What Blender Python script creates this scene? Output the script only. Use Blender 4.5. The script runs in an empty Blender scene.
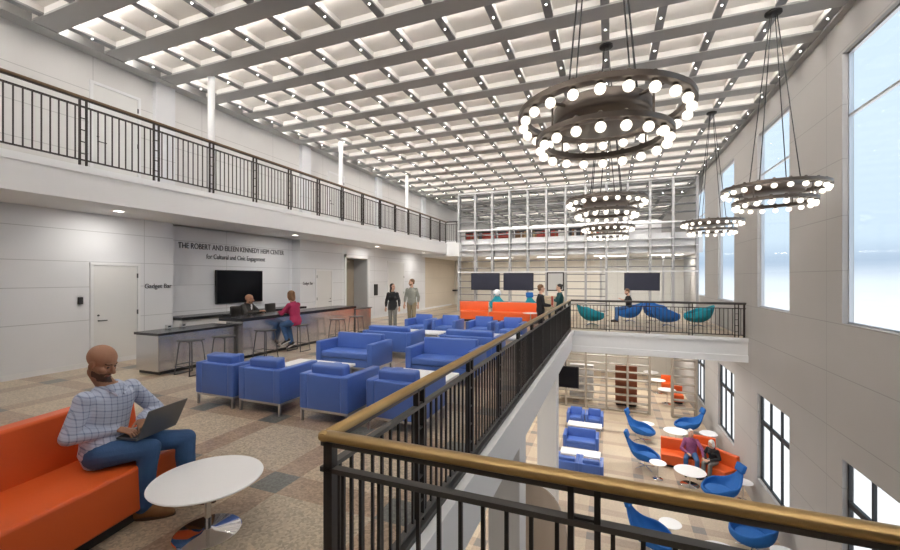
import bpy, bmesh, math, random
from mathutils import Vector, Matrix
random.seed(7)
SC = bpy.context.scene
COL = SC.collection
PI = math.pi
V = Vector
LZ = -4.6            # lower floor level
CEIL = 6.4           # underside of the ceiling beams

# ------------------------------------------------------------------ mesh helpers
class MB:
    def __init__(s):
        s.v, s.f, s.m = [], [], []
    def add(s, vs, fs, mi=0):
        o = len(s.v)
        s.v += [tuple(p) for p in vs]
        s.f += [tuple(i + o for i in q) for q in fs]
        s.m += [mi] * len(fs)
        return s
    def box(s, x0, x1, y0, y1, z0, z1, mi=0):
        vs = [(x, y, z) for x in (x0, x1) for y in (y0, y1) for z in (z0, z1)]
        return s.add(vs, [(0, 1, 3, 2), (4, 6, 7, 5), (0, 4, 5, 1), (2, 3, 7, 6), (0, 2, 6, 4), (1, 5, 7, 3)], mi)
    def rbox(s, x0, x1, y0, y1, z0, z1, r=.02, seg=3, mi=0, mat=None):
        bm = bmesh.new()
        bmesh.ops.create_cube(bm, size=1)
        for q in bm.verts:
            q.co = V(((x0 + x1) / 2 + q.co.x * (x1 - x0), (y0 + y1) / 2 + q.co.y * (y1 - y0), (z0 + z1) / 2 + q.co.z * (z1 - z0)))
        bmesh.ops.bevel(bm, geom=bm.edges[:], offset=r, segments=seg, profile=.5, affect='EDGES')
        if mat is not None:
            bm.transform(mat)
        bm.verts.index_update()
        s.add([q.co.copy() for q in bm.verts], [[q.index for q in f.verts] for f in bm.faces], mi)
        bm.free()
        return s
    def cyl(s, p0, p1, r0, r1=None, n=12, mi=0):
        r1 = r0 if r1 is None else r1
        p0, p1 = V(p0), V(p1)
        d = (p1 - p0).normalized()
        a = d.orthogonal().normalized(); b = d.cross(a)
        vs = []
        for p, r in ((p0, r0), (p1, r1)):
            for k in range(n):
                t = 2 * PI * k / n
                vs.append(p + a * (r * math.cos(t)) + b * (r * math.sin(t)))
        fs = [(k, (k + 1) % n, n + (k + 1) % n, n + k) for k in range(n)]
        fs += [tuple(range(n))[::-1], tuple(range(n, 2 * n))]
        return s.add(vs, fs, mi)
    def tube(s, pts, r, n=8, closed=False, mi=0):
        pts = [V(p) for p in pts]; N = len(pts)
        rs = r if isinstance(r, (list, tuple)) else [r] * N
        tg = []
        for i in range(N):
            if closed: t = pts[(i + 1) % N] - pts[i - 1]
            else: t = pts[min(i + 1, N - 1)] - pts[max(i - 1, 0)]
            tg.append(t.normalized())
        a = tg[0].orthogonal().normalized(); vs = []
        for i in range(N):
            a = (a - tg[i] * a.dot(tg[i]))
            a = a.normalized() if a.length > 1e-6 else tg[i].orthogonal().normalized()
            b = tg[i].cross(a)
            for k in range(n):
                t = 2 * PI * k / n
                vs.append(pts[i] + (a * math.cos(t) + b * math.sin(t)) * rs[i])
        fs = []
        for i in range(N if closed else N - 1):
            j = (i + 1) % N
            for k in range(n):
                fs.append((i * n + k, i * n + (k + 1) % n, j * n + (k + 1) % n, j * n + k))
        if not closed:
            fs += [tuple(range(n))[::-1], tuple(range((N - 1) * n, N * n))]
        return s.add(vs, fs, mi)
    def lathe(s, prof, n=32, c=(0, 0, 0), mi=0, cap=True, closed=False):
        c = V(c); vs = []; K = len(prof)
        for k in range(n):
            t = 2 * PI * k / n
            for (r, z) in prof: vs.append((c.x + r * math.cos(t), c.y + r * math.sin(t), c.z + z))
        fs = []
        for k in range(n):
            j = (k + 1) % n
            for i in range(K if closed else K - 1):
                i2 = (i + 1) % K
                fs.append((k * K + i, j * K + i, j * K + i2, k * K + i2))
        if cap and not closed:
            if prof[0][0] > 1e-6: fs.append(tuple(k * K for k in range(n))[::-1])
            if prof[-1][0] > 1e-6: fs.append(tuple(k * K + K - 1 for k in range(n)))
        return s.add(vs, fs, mi)
    def loft(s, secs, n=18, mi=0, pw=1.0):
        vs = []; N = len(secs)
        for (c, a, b) in secs:
            c, a, b = V(c), V(a), V(b)
            for k in range(n):
                t = 2 * PI * k / n; ct, st = math.cos(t), math.sin(t)
                ct = math.copysign(abs(ct) ** pw, ct); st = math.copysign(abs(st) ** pw, st)
                vs.append(c + a * ct + b * st)
        fs = []
        for i in range(N - 1):
            for k in range(n):
                fs.append((i * n + k, i * n + (k + 1) % n, (i + 1) * n + (k + 1) % n, (i + 1) * n + k))
        fs += [tuple(range(n))[::-1], tuple(range((N - 1) * n, N * n))]
        return s.add(vs, fs, mi)
    def ell(s, c, ax, n=16, m=10, mi=0):
        """ellipsoid from three half-axis vectors"""
        c = V(c)
        if not hasattr(ax[0], '__len__'): ax = (V((ax[0], 0, 0)), V((0, ax[1], 0)), V((0, 0, ax[2])))
        vs = [c - ax[2]]
        for j in range(1, m):
            p = -PI / 2 + PI * j / m
            for k in range(n):
                t = 2 * PI * k / n
                vs.append(c + ax[0] * (math.cos(p) * math.cos(t)) + ax[1] * (math.cos(p) * math.sin(t)) + ax[2] * math.sin(p))
        vs.append(c + ax[2]); L = len(vs) - 1
        fs = [(0, 1 + (k + 1) % n, 1 + k) for k in range(n)]
        for j in range(m - 2):
            for k in range(n):
                a = 1 + j * n
                fs.append((a + k, a + (k + 1) % n, a + n + (k + 1) % n, a + n + k))
        a = 1 + (m - 2) * n
        fs += [(a + k, a + (k + 1) % n, L) for k in range(n)]
        return s.add(vs, fs, mi)
    def cap(s, p0, r0, p1, r1, n=14):
        """tapered limb with round ends"""
        p0, p1 = V(p0), V(p1)
        d = (p1 - p0); L = d.length
        if L < 1e-5: return s.ell(p0, (r0, r0, r0))
        d /= L; a = d.orthogonal().normalized(); b = d.cross(a); secs = []
        for k in range(1, 5):
            t = PI / 2 * k / 4
            secs.append((p0 - d * (r0 * math.cos(t)), a * (r0 * math.sin(t)), b * (r0 * math.sin(t))))
        for k in range(4, 0, -1):
            t = PI / 2 * k / 4
            secs.append((p1 + d * (r1 * math.cos(t)), a * (r1 * math.sin(t)), b * (r1 * math.sin(t))))
        return s.loft(secs, n)
    def prism(s, poly, z0, z1, mi=0):
        n = len(poly)
        vs = [(x, y, z0) for x, y in poly] + [(x, y, z1) for x, y in poly]
        fs = [tuple(range(n))[::-1], tuple(range(n, 2 * n))] + [(k, (k + 1) % n, n + (k + 1) % n, n + k) for k in range(n)]
        return s.add(vs, fs, mi)
    def mesh(s, name, mats, smooth=False, ang=40):
        me = bpy.data.meshes.new(name)
        me.from_pydata(s.v, [], s.f)
        bm = bmesh.new(); bm.from_mesh(me)
        for i, f in enumerate(bm.faces): f.material_index = s.m[i]
        bmesh.ops.recalc_face_normals(bm, faces=bm.faces[:])
        bm.to_mesh(me); bm.free()
        for m in (mats if isinstance(mats, (list, tuple)) else [mats]): me.materials.append(m)
        if smooth:
            me.shade_smooth(); me.set_sharp_from_angle(angle=math.radians(ang))
        me.update()
        return me
    def build(s, name, mats, parent=None, smooth=False, ang=40):
        return link(name, s.mesh(name, mats, smooth, ang), parent)

def link(name, me, parent=None):
    o = bpy.data.objects.new(name, me); COL.objects.link(o)
    if parent is not None: o.parent = parent
    return o
def tag(o, label=None, cat=None, group=None, kind=None):
    if label: o['label'] = label
    if cat: o['category'] = cat
    if group: o['group'] = group
    if kind: o['kind'] = kind
    return o
def thing(name, label, cat, loc=(0, 0, 0), rz=0, group=None):
    o = bpy.data.objects.new(name, None); COL.objects.link(o)
    o.empty_display_size = .2
    o.location = loc; o.rotation_euler = (0, 0, rz)
    return tag(o, label, cat, group)
def struct(name, mb, mats, smooth=False):
    return tag(mb.build(name, mats, None, smooth), kind='structure')
def kids(o): return list(KIDS.get(o.name, ())) or [c for c in COL.objects if c.parent == o]
KIDS = {}
def copy_tree(o, loc, rz, label, group=None):
    r = o.copy(); COL.objects.link(r); r.location = loc; r.rotation_euler = (0, 0, rz); r['label'] = label
    if group: r['group'] = group
    for ch in [c for c in bpy.data.objects if c.parent == o]:
        c = ch.copy(); COL.objects.link(c); c.parent = r
        for g in [q for q in bpy.data.objects if q.parent == ch]:
            d = g.copy(); COL.objects.link(d); d.parent = c
    return r

# ------------------------------------------------------------------ materials
MATS = {}
def pr(name, col, rough=.5, metal=0, spec=.5, emit=None, es=0, noise=None, bump=None, coat=0, aniso=0):
    m = bpy.data.materials.new(name); m.use_nodes = True
    nt = m.node_tree; b = nt.nodes['Principled BSDF']
    b.inputs['Base Color'].default_value = (*col, 1)
    b.inputs['Roughness'].default_value = rough
    b.inputs['Metallic'].default_value = metal
    b.inputs['Specular IOR Level'].default_value = spec
    b.inputs['Coat Weight'].default_value = coat
    if emit:
        b.inputs['Emission Color'].default_value = (*emit, 1); b.inputs['Emission Strength'].default_value = es
    tc = None
    if noise or bump:
        tc = nt.nodes.new('ShaderNodeTexCoord')
    if noise:
        sc, amt = noise
        n = nt.nodes.new('ShaderNodeTexNoise'); n.inputs['Scale'].default_value = sc; n.inputs['Detail'].default_value = 3
        nt.links.new(tc.outputs['Object'], n.inputs['Vector'])
        mx = nt.nodes.new('ShaderNodeMix'); mx.data_type = 'RGBA'
        mx.inputs[6].default_value = (*[c * (1 - amt) for c in col], 1)
        mx.inputs[7].default_value = (*[min(1, c * (1 + amt)) for c in col], 1)
        nt.links.new(n.outputs['Fac'], mx.inputs[0]); nt.links.new(mx.outputs[2], b.inputs['Base Color'])
    if bump:
        sc, st = bump
        n = nt.nodes.new('ShaderNodeTexNoise'); n.inputs['Scale'].default_value = sc
        nt.links.new(tc.outputs['Object'], n.inputs['Vector'])
        bp = nt.nodes.new('ShaderNodeBump'); bp.inputs['Strength'].default_value = st; bp.inputs['Distance'].default_value = .01
        nt.links.new(n.outputs['Fac'], bp.inputs['Height']); nt.links.new(bp.outputs['Normal'], b.inputs['Normal'])
    MATS[name] = m
    return m

def mnode(nt, op, a, b=None, c=None):
    n = nt.nodes.new('ShaderNodeMath'); n.operation = op
    for i, q in enumerate((a, b, c)):
        if q is None: continue
        if hasattr(q, 'links'): nt.links.new(q, n.inputs[i])
        else: n.inputs[i].default_value = q
    return n.outputs[0]

def panel_mat(name, col, zs, ypitch, yoff, axis='Y', rough=.6, depth=.45):
    """plaster or stone panels with thin joints"""
    m = pr(name, col, rough); nt = m.node_tree; b = nt.nodes['Principled BSDF']
    g = nt.nodes.new('ShaderNodeNewGeometry'); sp = nt.nodes.new('ShaderNodeSeparateXYZ')
    nt.links.new(g.outputs['Position'], sp.inputs[0])
    mask = None
    for z in zs:
        q = mnode(nt, 'COMPARE', sp.outputs['Z'], z, .007)
        mask = q if mask is None else mnode(nt, 'MAXIMUM', mask, q)
    w = mnode(nt, 'WRAP', mnode(nt, 'SUBTRACT', sp.outputs[axis], yoff), ypitch, 0.0)
    q = mnode(nt, 'LESS_THAN', w, .012)
    mask = mnode(nt, 'MAXIMUM', mask, q)
    n = nt.nodes.new('ShaderNodeTexNoise'); n.inputs['Scale'].default_value = .9; n.inputs['Detail'].default_value = 5
    nt.links.new(g.outputs['Position'], n.inputs['Vector'])
    mx = nt.nodes.new('ShaderNodeMix'); mx.data_type = 'RGBA'
    mx.inputs[6].default_value = (*[c * .95 for c in col], 1); mx.inputs[7].default_value = (*[min(1, c * 1.05) for c in col], 1)
    nt.links.new(n.outputs['Fac'], mx.inputs[0])
    m2 = nt.nodes.new('ShaderNodeMix'); m2.data_type = 'RGBA'
    nt.links.new(mask, m2.inputs[0]); nt.links.new(mx.outputs[2], m2.inputs[6])
    m2.inputs[7].default_value = (*[c * depth for c in col], 1)
    nt.links.new(m2.outputs[2], b.inputs['Base Color'])
    return m

def tile_floor(name, pitch, ox, oy, sw, field, field2, strip, square, rough, speck):
    """fields with darker strips that cross in grey squares"""
    m = pr(name, field, rough, spec=.5); nt = m.node_tree; b = nt.nodes['Principled BSDF']
    g = nt.nodes.new('ShaderNodeNewGeometry'); sp = nt.nodes.new('ShaderNodeSeparateXYZ')
    nt.links.new(g.outputs['Position'], sp.inputs[0])
    def strips(o, off):
        w = mnode(nt, 'WRAP', mnode(nt, 'SUBTRACT', o, off), pitch, 0.0)
        return mnode(nt, 'LESS_THAN', w, sw)
    sx = strips(sp.outputs['X'], ox); sy = strips(sp.outputs['Y'], oy)
    anyS = mnode(nt, 'MAXIMUM', sx, sy); both = mnode(nt, 'MULTIPLY', sx, sy)
    # alternate field tone
    fx = mnode(nt, 'FLOOR', mnode(nt, 'DIVIDE', mnode(nt, 'SUBTRACT', sp.outputs['X'], ox), pitch))
    fy = mnode(nt, 'FLOOR', mnode(nt, 'DIVIDE', mnode(nt, 'SUBTRACT', sp.outputs['Y'], oy), pitch))
    par = mnode(nt, 'WRAP', mnode(nt, 'ADD', fx, fy), 2.0, 0.0)
    def mix(f, a, c):
        x = nt.nodes.new('ShaderNodeMix'); x.data_type = 'RGBA'
        for i, q in ((0, f), (6, a), (7, c)):
            if hasattr(q, 'links'): nt.links.new(q, x.inputs[i])
            else: x.inputs[i].default_value = (*q, 1) if i else q
        return x.outputs[2]
    c = mix(par, field, field2); c = mix(anyS, c, strip); c = mix(both, c, square)
    vo = nt.nodes.new('ShaderNodeTexVoronoi'); vo.inputs['Scale'].default_value = 55
    nt.links.new(g.outputs['Position'], vo.inputs['Vector'])
    sc = nt.nodes.new('ShaderNodeSeparateColor'); nt.links.new(vo.outputs['Color'], sc.inputs[0])
    f = mnode(nt, 'MULTIPLY_ADD', sc.outputs[0], speck, 1 - speck / 2)
    vm = nt.nodes.new('ShaderNodeVectorMath'); vm.operation = 'SCALE'
    nt.links.new(c, vm.inputs[0]); nt.links.new(f, vm.inputs['Scale'])
    nt.links.new(vm.outputs[0], b.inputs['Base Color'])
    return m

M_white = pr('white_paint', (.79, .795, .805), .55)
M_wall = panel_mat('wall_panels', (.745, .755, .78), (.95, 1.62, 2.13, 2.75, 4.6, 5.35), 2.4, 1.15, depth=.7)
M_wallup = panel_mat('upper_wall_panels', (.70, .69, .68), (4.35, 5.0, 5.65), 2.4, .25, depth=.7)
M_stone = panel_mat('stone_wall', (.44, .425, .41), (5.8, 4.85, 3.9, 2.9, 1.93, .98, .05, -.95, -1.9, -2.85), 4.4, 9.7, rough=.7, depth=.72)
M_beige = panel_mat('beige_wall', (.62, .56, .47), (.9, 1.8, 2.7), 1.5, .4, depth=.75)
M_beigeX = panel_mat('beige_wall_back', (.70, .67, .61), (.9, 1.8, -1.4, -2.4, -3.4), 1.5, .4, axis='X', depth=.75)
M_beam = pr('grey_beam', (.42, .42, .41), .6)
M_rib = pr('grey_rib', (.30, .30, .30), .6)
M_coffer = pr('coffer_panel', (.86, .82, .77), .7)
M_cove = pr('lit_cove_strip', (1, 1, 1), .5, emit=(1, .965, .93), es=9.5)
M_cofside = pr('coffer_side', (.80, .78, .75), .7)
M_floor = tile_floor('terrazzo_floor', 1.25, -2.90, 2.60, .30, (.50, .41, .295), (.46, .385, .285), (.36, .26, .18), (.135, .14, .13), .28, .55)
M_lowfloor = tile_floor('lower_carpet', 1.25, -.55, 2.95, .30, (.60, .50, .37), (.55, .45, .33), (.47, .36, .27), (.24, .22, .20), .5, .2)
M_blue = pr('blue_vinyl', (.085, .17, .52), .36, spec=.5, noise=(3, .06), bump=(60, .05))
M_orange = pr('orange_vinyl', (.76, .118, .022), .4, noise=(3, .05), bump=(50, .05))
M_cobalt = pr('cobalt_fabric', (.010, .125, .43), .75, noise=(8, .15), bump=(90, .3))
M_teal = pr('teal_fabric', (.004, .26, .33), .75, noise=(8, .15), bump=(90, .3))
M_chrome = pr('chrome', (.85, .85, .86), .07, 1)
M_satin = pr('satin_metal', (.62, .62, .63), .3, 1)
M_steel = pr('brushed_steel', (.74, .74, .75), .26, 1, bump=(6, .06))
M_dark = pr('dark_counter', (.022, .022, .026), .25)
M_black = pr('black_metal', (.016, .014, .014), .4)
M_blacktv = pr('black_screen', (.006, .006, .008), .15, spec=.15)
M_brass = pr('brass_handrail', (.47, .32, .14), .32, .9, noise=(5, .1))
M_grail = pr('grey_rail_metal', (.09, .085, .08), .4, .3)
M_brownrail = pr('brown_rail_metal', (.035, .026, .022), .45)
M_woodrail = pr('brown_wood_rail', (.19, .12, .065), .45)
M_gun = pr('gunmetal_tube', (.13, .13, .135), .35, .8)
M_bronze = pr('bronze', (.15, .125, .108), .36, .8)
M_bulb = pr('lit_globe', (1, .95, .88), .4, emit=(1, .93, .80), es=.55)
M_tabletop = pr('white_laminate', (.90, .90, .91), .3, coat=.1)
M_frame = pr('black_window_frame', (.02, .022, .025), .45)
M_screen = pr('dark_blue_screen', (.030, .033, .055), .3)
M_shelf = pr('shelf_paint', (.40, .40, .41), .5)
M_shelfw = pr('shelf_beige', (.33, .285, .23), .5)
M_boardshade = pr('shelf_board_shaded', (.20, .20, .205), .5)  # upright paint made darker: shade of the board undersides put into the colour
M_tan = pr('tan_panel', (.36, .27, .17), .6)
M_taupe = pr('taupe_panel', (.33, .28, .24), .6)
M_red = pr('red_fabric', (.55, .06, .03), .6)
M_brown = pr('red_brown_wood', (.30, .09, .04), .5, noise=(6, .2))
M_speck = pr('speckled_fabric', (.42, .36, .26), .8, noise=(35, .6))
M_light = pr('lit_diffuser', (1, 1, 1), .5, emit=(1, .95, .88), es=3)
M_spot = pr('lit_spot', (1, 1, 1), .5, emit=(1, .96, .90), es=30)
M_laptop = pr('laptop_shell', (.17, .175, .185), .38, .6)
M_keys = pr('laptop_keys', (.02, .02, .022), .5)
M_skin = pr('skin_tan', (.42, .215, .13), .5)
M_skinL = pr('skin_light', (.60, .36, .26), .5)
M_eye = pr('eye_dark', (.03, .02, .015), .3)
M_lip = pr('lips', (.36, .14, .11), .5)
M_beard = pr('beard_dark', (.10, .058, .04), .8)
M_beardR = pr('beard_brown', (.18, .09, .045), .8)
M_hairblk = pr('hair_black', (.02, .015, .013), .5, noise=(40, .3))
M_hairbrn = pr('hair_brown', (.17, .085, .035), .55, noise=(40, .3))
M_hairwht = pr('hair_white', (.75, .73, .70), .6, noise=(40, .1))
M_jeans = pr('blue_denim', (.045, .115, .27), .8, noise=(9, .35), bump=(120, .3))
M_khaki = pr('khaki_cloth', (.26, .21, .13), .8, noise=(10, .15))
M_greycl = pr('grey_cloth', (.20, .20, .19), .8, noise=(10, .15))
M_blackcl = pr('black_cloth', (.015, .015, .017), .8, noise=(10, .2))
M_magenta = pr('magenta_knit', (.36, .02, .085), .8, noise=(10, .15))
M_purple = pr('purple_check', (.24, .06, .16), .8, noise=(30, .5))
M_olivegr = pr('grey_shirt', (.27, .28, .25), .8, noise=(20, .15))
M_darkcl = pr('charcoal_jacket', (.035, .033, .03), .8, noise=(12, .2))
M_whitecl = pr('white_cloth', (.75, .75, .76), .8)
M_suede = pr('brown_suede', (.27, .13, .05), .8, noise=(18, .25))
M_sole = pr('shoe_sole', (.12, .07, .04), .7)
M_letters = pr('black_letters', (.02, .02, .025), .4)

def plaid():
    m = pr('plaid_shirt', (.62, .66, .78), .85); nt = m.node_tree; b = nt.nodes['Principled BSDF']
    tc = nt.nodes.new('ShaderNodeTexCoord'); sp = nt.nodes.new('ShaderNodeSeparateXYZ')
    nt.links.new(tc.outputs['Object'], sp.inputs[0])
    def ln(o, p, w, off=0):
        return mnode(nt, 'LESS_THAN', mnode(nt, 'WRAP', mnode(nt, 'ADD', o, off), p, 0.0), w)
    h = mnode(nt, 'ADD', sp.outputs['Z'], mnode(nt, 'MULTIPLY', sp.outputs['X'], .35))
    a = ln(h, .048, .009); a2 = ln(h, .048, .004, .022)
    v = ln(mnode(nt, 'ADD', sp.outputs['Y'], mnode(nt, 'MULTIPLY', sp.outputs['X'], .5)), .044, .008)
    s = mnode(nt, 'MINIMUM', mnode(nt, 'ADD', mnode(nt, 'MULTIPLY', a, .55), mnode(nt, 'ADD', mnode(nt, 'MULTIPLY', v, .5), mnode(nt, 'MULTIPLY', a2, .25))), 1.0)
    mx = nt.nodes.new('ShaderNodeMix'); mx.data_type = 'RGBA'
    nt.links.new(s, mx.inputs[0]); mx.inputs[6].default_value = (.58, .64, .80, 1); mx.inputs[7].default_value = (.22, .28, .46, 1)
    nt.links.new(mx.outputs[2], b.inputs['Base Color'])
    return m
M_plaid = plaid()

def glass_mat(name, tint, rough, fac):
    m = bpy.data.materials.new(name); m.use_nodes = True; nt = m.node_tree
    nt.nodes.clear()
    o = nt.nodes.new('ShaderNodeOutputMaterial'); t = nt.nodes.new('ShaderNodeBsdfTransparent'); g = nt.nodes.new('ShaderNodeBsdfGlossy')
    t.inputs[0].default_value = (*tint, 1); g.inputs['Roughness'].default_value = rough
    mx = nt.nodes.new('ShaderNodeMixShader'); mx.inputs[0].default_value = fac
    nt.links.new(t.outputs[0], mx.inputs[1]); nt.links.new(g.outputs[0], mx.inputs[2]); nt.links.new(mx.outputs[0], o.inputs[0])
    return m
M_glass = glass_mat('window_glass', (.97, .985, 1), .05, .02)

# ------------------------------------------------------------------ setting
XR = 3.8; XL = -9.8; XE = -1.2       # right wall, left wall, edge of the upper floor on the void
YN, YF = 1.52, 14.36                 # near and far edges of the void
YB = 36.0
# upper floor slab (white) with terrazzo on top, around the void
def slab_pieces(mb, z0, z1, mi=0, grow=0):
    mb.box(-12.4, XE, -4, YB, z0, z1, mi)
    mb.box(XE, XR + .1, -4, YN, z0, z1, mi)
    mb.box(XE, XR + .1, YF, YB, z0, z1, mi)
mb = MB()
slab_pieces(mb, -.62, -.012)
mb.box(XE - .02, XE + .06, YN, YF, -.10, .02)            # raised lip on the fascia
mb.box(XE, XR, YF - .06, YF + .02, -.10, .02)
mb.box(XE, XR, YF - .04, YF + .3, -.70, -.5)
struct('slab_upper', mb, M_white)
mb = MB(); slab_pieces(mb, -.012, 0)
struct('floor_upper', mb, M_floor)
struct('floor_lower', MB().box(-12.4, XR + .5, -4, 30, LZ - .2, LZ), M_lowfloor)

# left wall: plane at XL with a recess behind the bar and an open doorway
mb = MB()
T = -12.4
for (y0, y1, x) in ((-4, 6.6, XL), (6.6, 10.9, -10.15), (10.9, 13.45, XL), (15.05, 20.9, XL)):
    mb.box(T if x != -10.15 else -10.6, x, y0, y1, 0, 3.12)
mb.box(-10.6, XL, 13.45, 15.05, 2.62, 3.12)
struct('wall_left', mb, M_wall)
struct('wall_left_corridor', MB().box(-12.4, -10.5, 13.45, 15.05, 0, 3.1), pr('corridor_brown', (.30, .25, .19), .6))
struct('wall_left_far', MB().box(T, XL, 20.9, YB, 0, 3.12), M_beige)
struct('wall_left_upper', MB().box(-10.3, -9.95, -4, YB, 3.12, CEIL + .5), M_wallup)
struct('wall_left_lower', MB().box(-10.3, XL, -4, 30, LZ, -.62), M_white)
for k in range(5):
    y = 1.65 + 4.8 * k
    struct('pilaster_%d' % (k + 1), MB().box(-9.96, -9.82, y - .22, y + .22, 3.7, CEIL), M_wall)
struct('wall_near', MB().box(-12.4, XR + .4, -4.3, -4, LZ, CEIL + .5), M_white)
struct('wall_far', MB().box(-12.4, XR + .4, YB, YB + .3, 3.0, CEIL + .5), M_white)
struct('wall_far_lounge', MB().box(-10.3, XR + .1, 25.6, 25.8, 0, 3.0), M_beigeX)
struct('wall_far_lower', MB().box(-10.3, XR + .1, 29.7, 30, LZ, -.6), M_beigeX)
# baseboards
struct('baseboard_left', MB().box(XL, XL + .02, -4, 6.6, 0, .1).box(XL, XL + .02, 10.9, 13.4, 0, .1).box(XL, XL + .02, 15.1, 25, 0, .1), M_white)

# balcony along the left wall
BX, BZ0, BZ1 = -8.3, 3.12, 3.72
mb = MB().box(-10.2, BX, -4, 20.5, BZ0, BZ1 - .05).box(-10.2, BX - .06, -4, 20.5, BZ1 - .05, BZ1).box(BX - .1, BX + .02, -4, 20.5, BZ1 - .14, BZ1 - .09)
mb.box(-10.2, -7.62, 20.5, 21.2, 2.98, BZ1)
struct('balcony_slab', mb, M_white)
struct('mezzanine_slab', MB().box(-10.2, XR + .1, 21.1, YB, 2.98, 3.92), M_white)

# right wall with recessed windows, upper and lower
WB = [(2.6, 4.75), (7.0, 9.15), (11.4, 13.55), (15.8, 17.95), (20.2, 22.35)]
UZ = (1.0, 5.75); LWZ = (-3.75, -1.38)
XO = XR + .16
mb = MB(); prev = -4
for (a, b) in WB:
    mb.box(XR, XO, prev, a, LZ, CEIL + .5)
    mb.box(XR, XO, a, b, UZ[1], CEIL + .5); mb.box(XR, XO, a, b, LWZ[1], UZ[0]); mb.box(XR, XO, a, b, LZ, LWZ[0])
    prev = b
mb.box(XR, XO, prev, YB, LZ, CEIL + .5)
struct('wall_right', mb, M_stone)
wi = 0
for (a, b) in WB:
    wi += 1
    f = tag(bpy.data.objects.new('window_%d' % wi, None), kind='structure'); COL.objects.link(f)
    f.location = (XO - .05, (a + b) / 2, 0)
    h = (b - a) / 2
    q = MB()
    for (y0, y1, z0, z1) in ((-h, h, UZ[0], UZ[0] + .03), (-h, h, UZ[1] - .03, UZ[1]), (-h, -h + .03, UZ[0], UZ[1]), (h - .03, h, UZ[0], UZ[1])):
        q.box(-.03, .03, y0, y1, z0, z1)
    q.box(-.03, .02, -h, h, 4.62, 4.66)
    q.build('window_frame', M_satin, f)
    MB().box(-.004, .004, -h + .03, h - .03, UZ[0] + .03, UZ[1] - .03).build('pane', M_glass, f)
    wi += 1
    f = tag(bpy.data.objects.new('window_%d' % wi, None), kind='structure'); COL.objects.link(f)
    f.location = (XR + .10, (a + b) / 2, 0)
    q = MB()
    for (y0, y1, z0, z1) in ((-h, h, LWZ[0], LWZ[0] + .05), (-h, h, LWZ[1] - .04, LWZ[1]), (-h, -h + .05, LWZ[0], LWZ[1]), (h - .05, h, LWZ[0], LWZ[1]),
                             (-h / 3 - .022, -h / 3 + .022, LWZ[0], LWZ[1]), (h / 3 - .022, h / 3 + .022, LWZ[0], LWZ[1]), (-h, h, -2.2, -2.09)):
        q.box(-.025, .025, y0, y1, z0, z1)
    q.build('window_frame', M_frame, f)
    MB().box(-.004, .004, -h + .07, h - .07, LWZ[0] + .07, LWZ[1] - .06).build('pane', M_glass, f)

# ceiling: luminous coffers between wide cross beams and narrow ribs
BP, BY0 = 1.115, 5.27
RX0, RP = -9.3, .922
YC0, YC1 = -2, YB
mb = MB().box(-10.3, XR + .3, YC0 - 2, YB + .3, CEIL + .15, CEIL + .2)
struct('ceiling', mb, M_coffer)
struct('ceiling_border', MB().box(-9.96, -9.62, -4, YB, CEIL - .02, CEIL + .16).box(XR - .12, XR + .05, -4, YB, CEIL - .02, CEIL + .16), M_beam)
for j in range(-7, 28):
    y = BY0 + BP * j
    struct('ceiling_beam', MB().box(-9.7, XR, y - .19, y + .19, CEIL, CEIL + .035).box(-9.7, XR, y - .185, y + .185, CEIL + .035, CEIL + .16, 1), [M_beam, M_cofside])
    if j > -7 and (y < 20.5 or j % 3 == 0): struct('trim_cove_light', MB().box(-9.6, XR - .14, y + .186, y + .215, CEIL + .05, CEIL + .09), M_cove)
for i in range(15):
    x = RX0 + RP * i
    struct('ceiling_rib', MB().box(x - .07, x + .07, -3.5, YB, CEIL + .02, CEIL + .05).box(x - .066, x + .066, -3.5, YB, CEIL + .05, CEIL + .16, 1), [M_rib, M_cofside])
# down-lights in the ribs, one per cell
dl = MB().lathe([(0, 0), (.011, 0), (.011, -.004), (0, -.004)], 10)
dlm = dl.mesh('downlight', [M_spot])
n_dl = 0
for j in range(-1, 19):
    for i in range(15):
        x, y = RX0 + RP * i, BY0 + BP * (j + .5) - .0
        d = -.368 * -x * -1 + .93 * y
        d = .3681 * -x * -1 * -1 + .9298 * y if False else (-.3681 * x + .9298 * y)
        r = .9298 * x + .3681 * y
        if d < 1: continue
        u = 450 + 404 * r / d; v = 278 - 404 * 4.6 / d
        if not (-5 < u < 905 and -5 < v < 200): continue
        o = link('ceiling_downlight', dlm); o.location = (x, y, CEIL + .02)
        tag(o, 'tiny round spotlight in a narrow rib of the coffered ceiling', 'light', 'spotlights in the ceiling ribs'); n_dl += 1

# columns: slim white ones on the balcony, square ones under the upper floor
for k, (y, lab) in enumerate(((6.6, 'slim white post behind the balcony railing, first from the near end'),
                              (11.4, 'slim white post rising from the middle of the balcony'),
                              (16.2, 'slim white post at the far end of the balcony'))):
    tag(MB().cyl((-8.5, y, 3.7), (-8.5, y, CEIL + .02), .075, n=20).build('column', M_white, None, True), kind='structure')
for y in (2.0, 6.75, 11.6):
    struct('column', MB().box(-1.88, -1.36, y - .26, y + .26, LZ, -.6), M_white)

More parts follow.
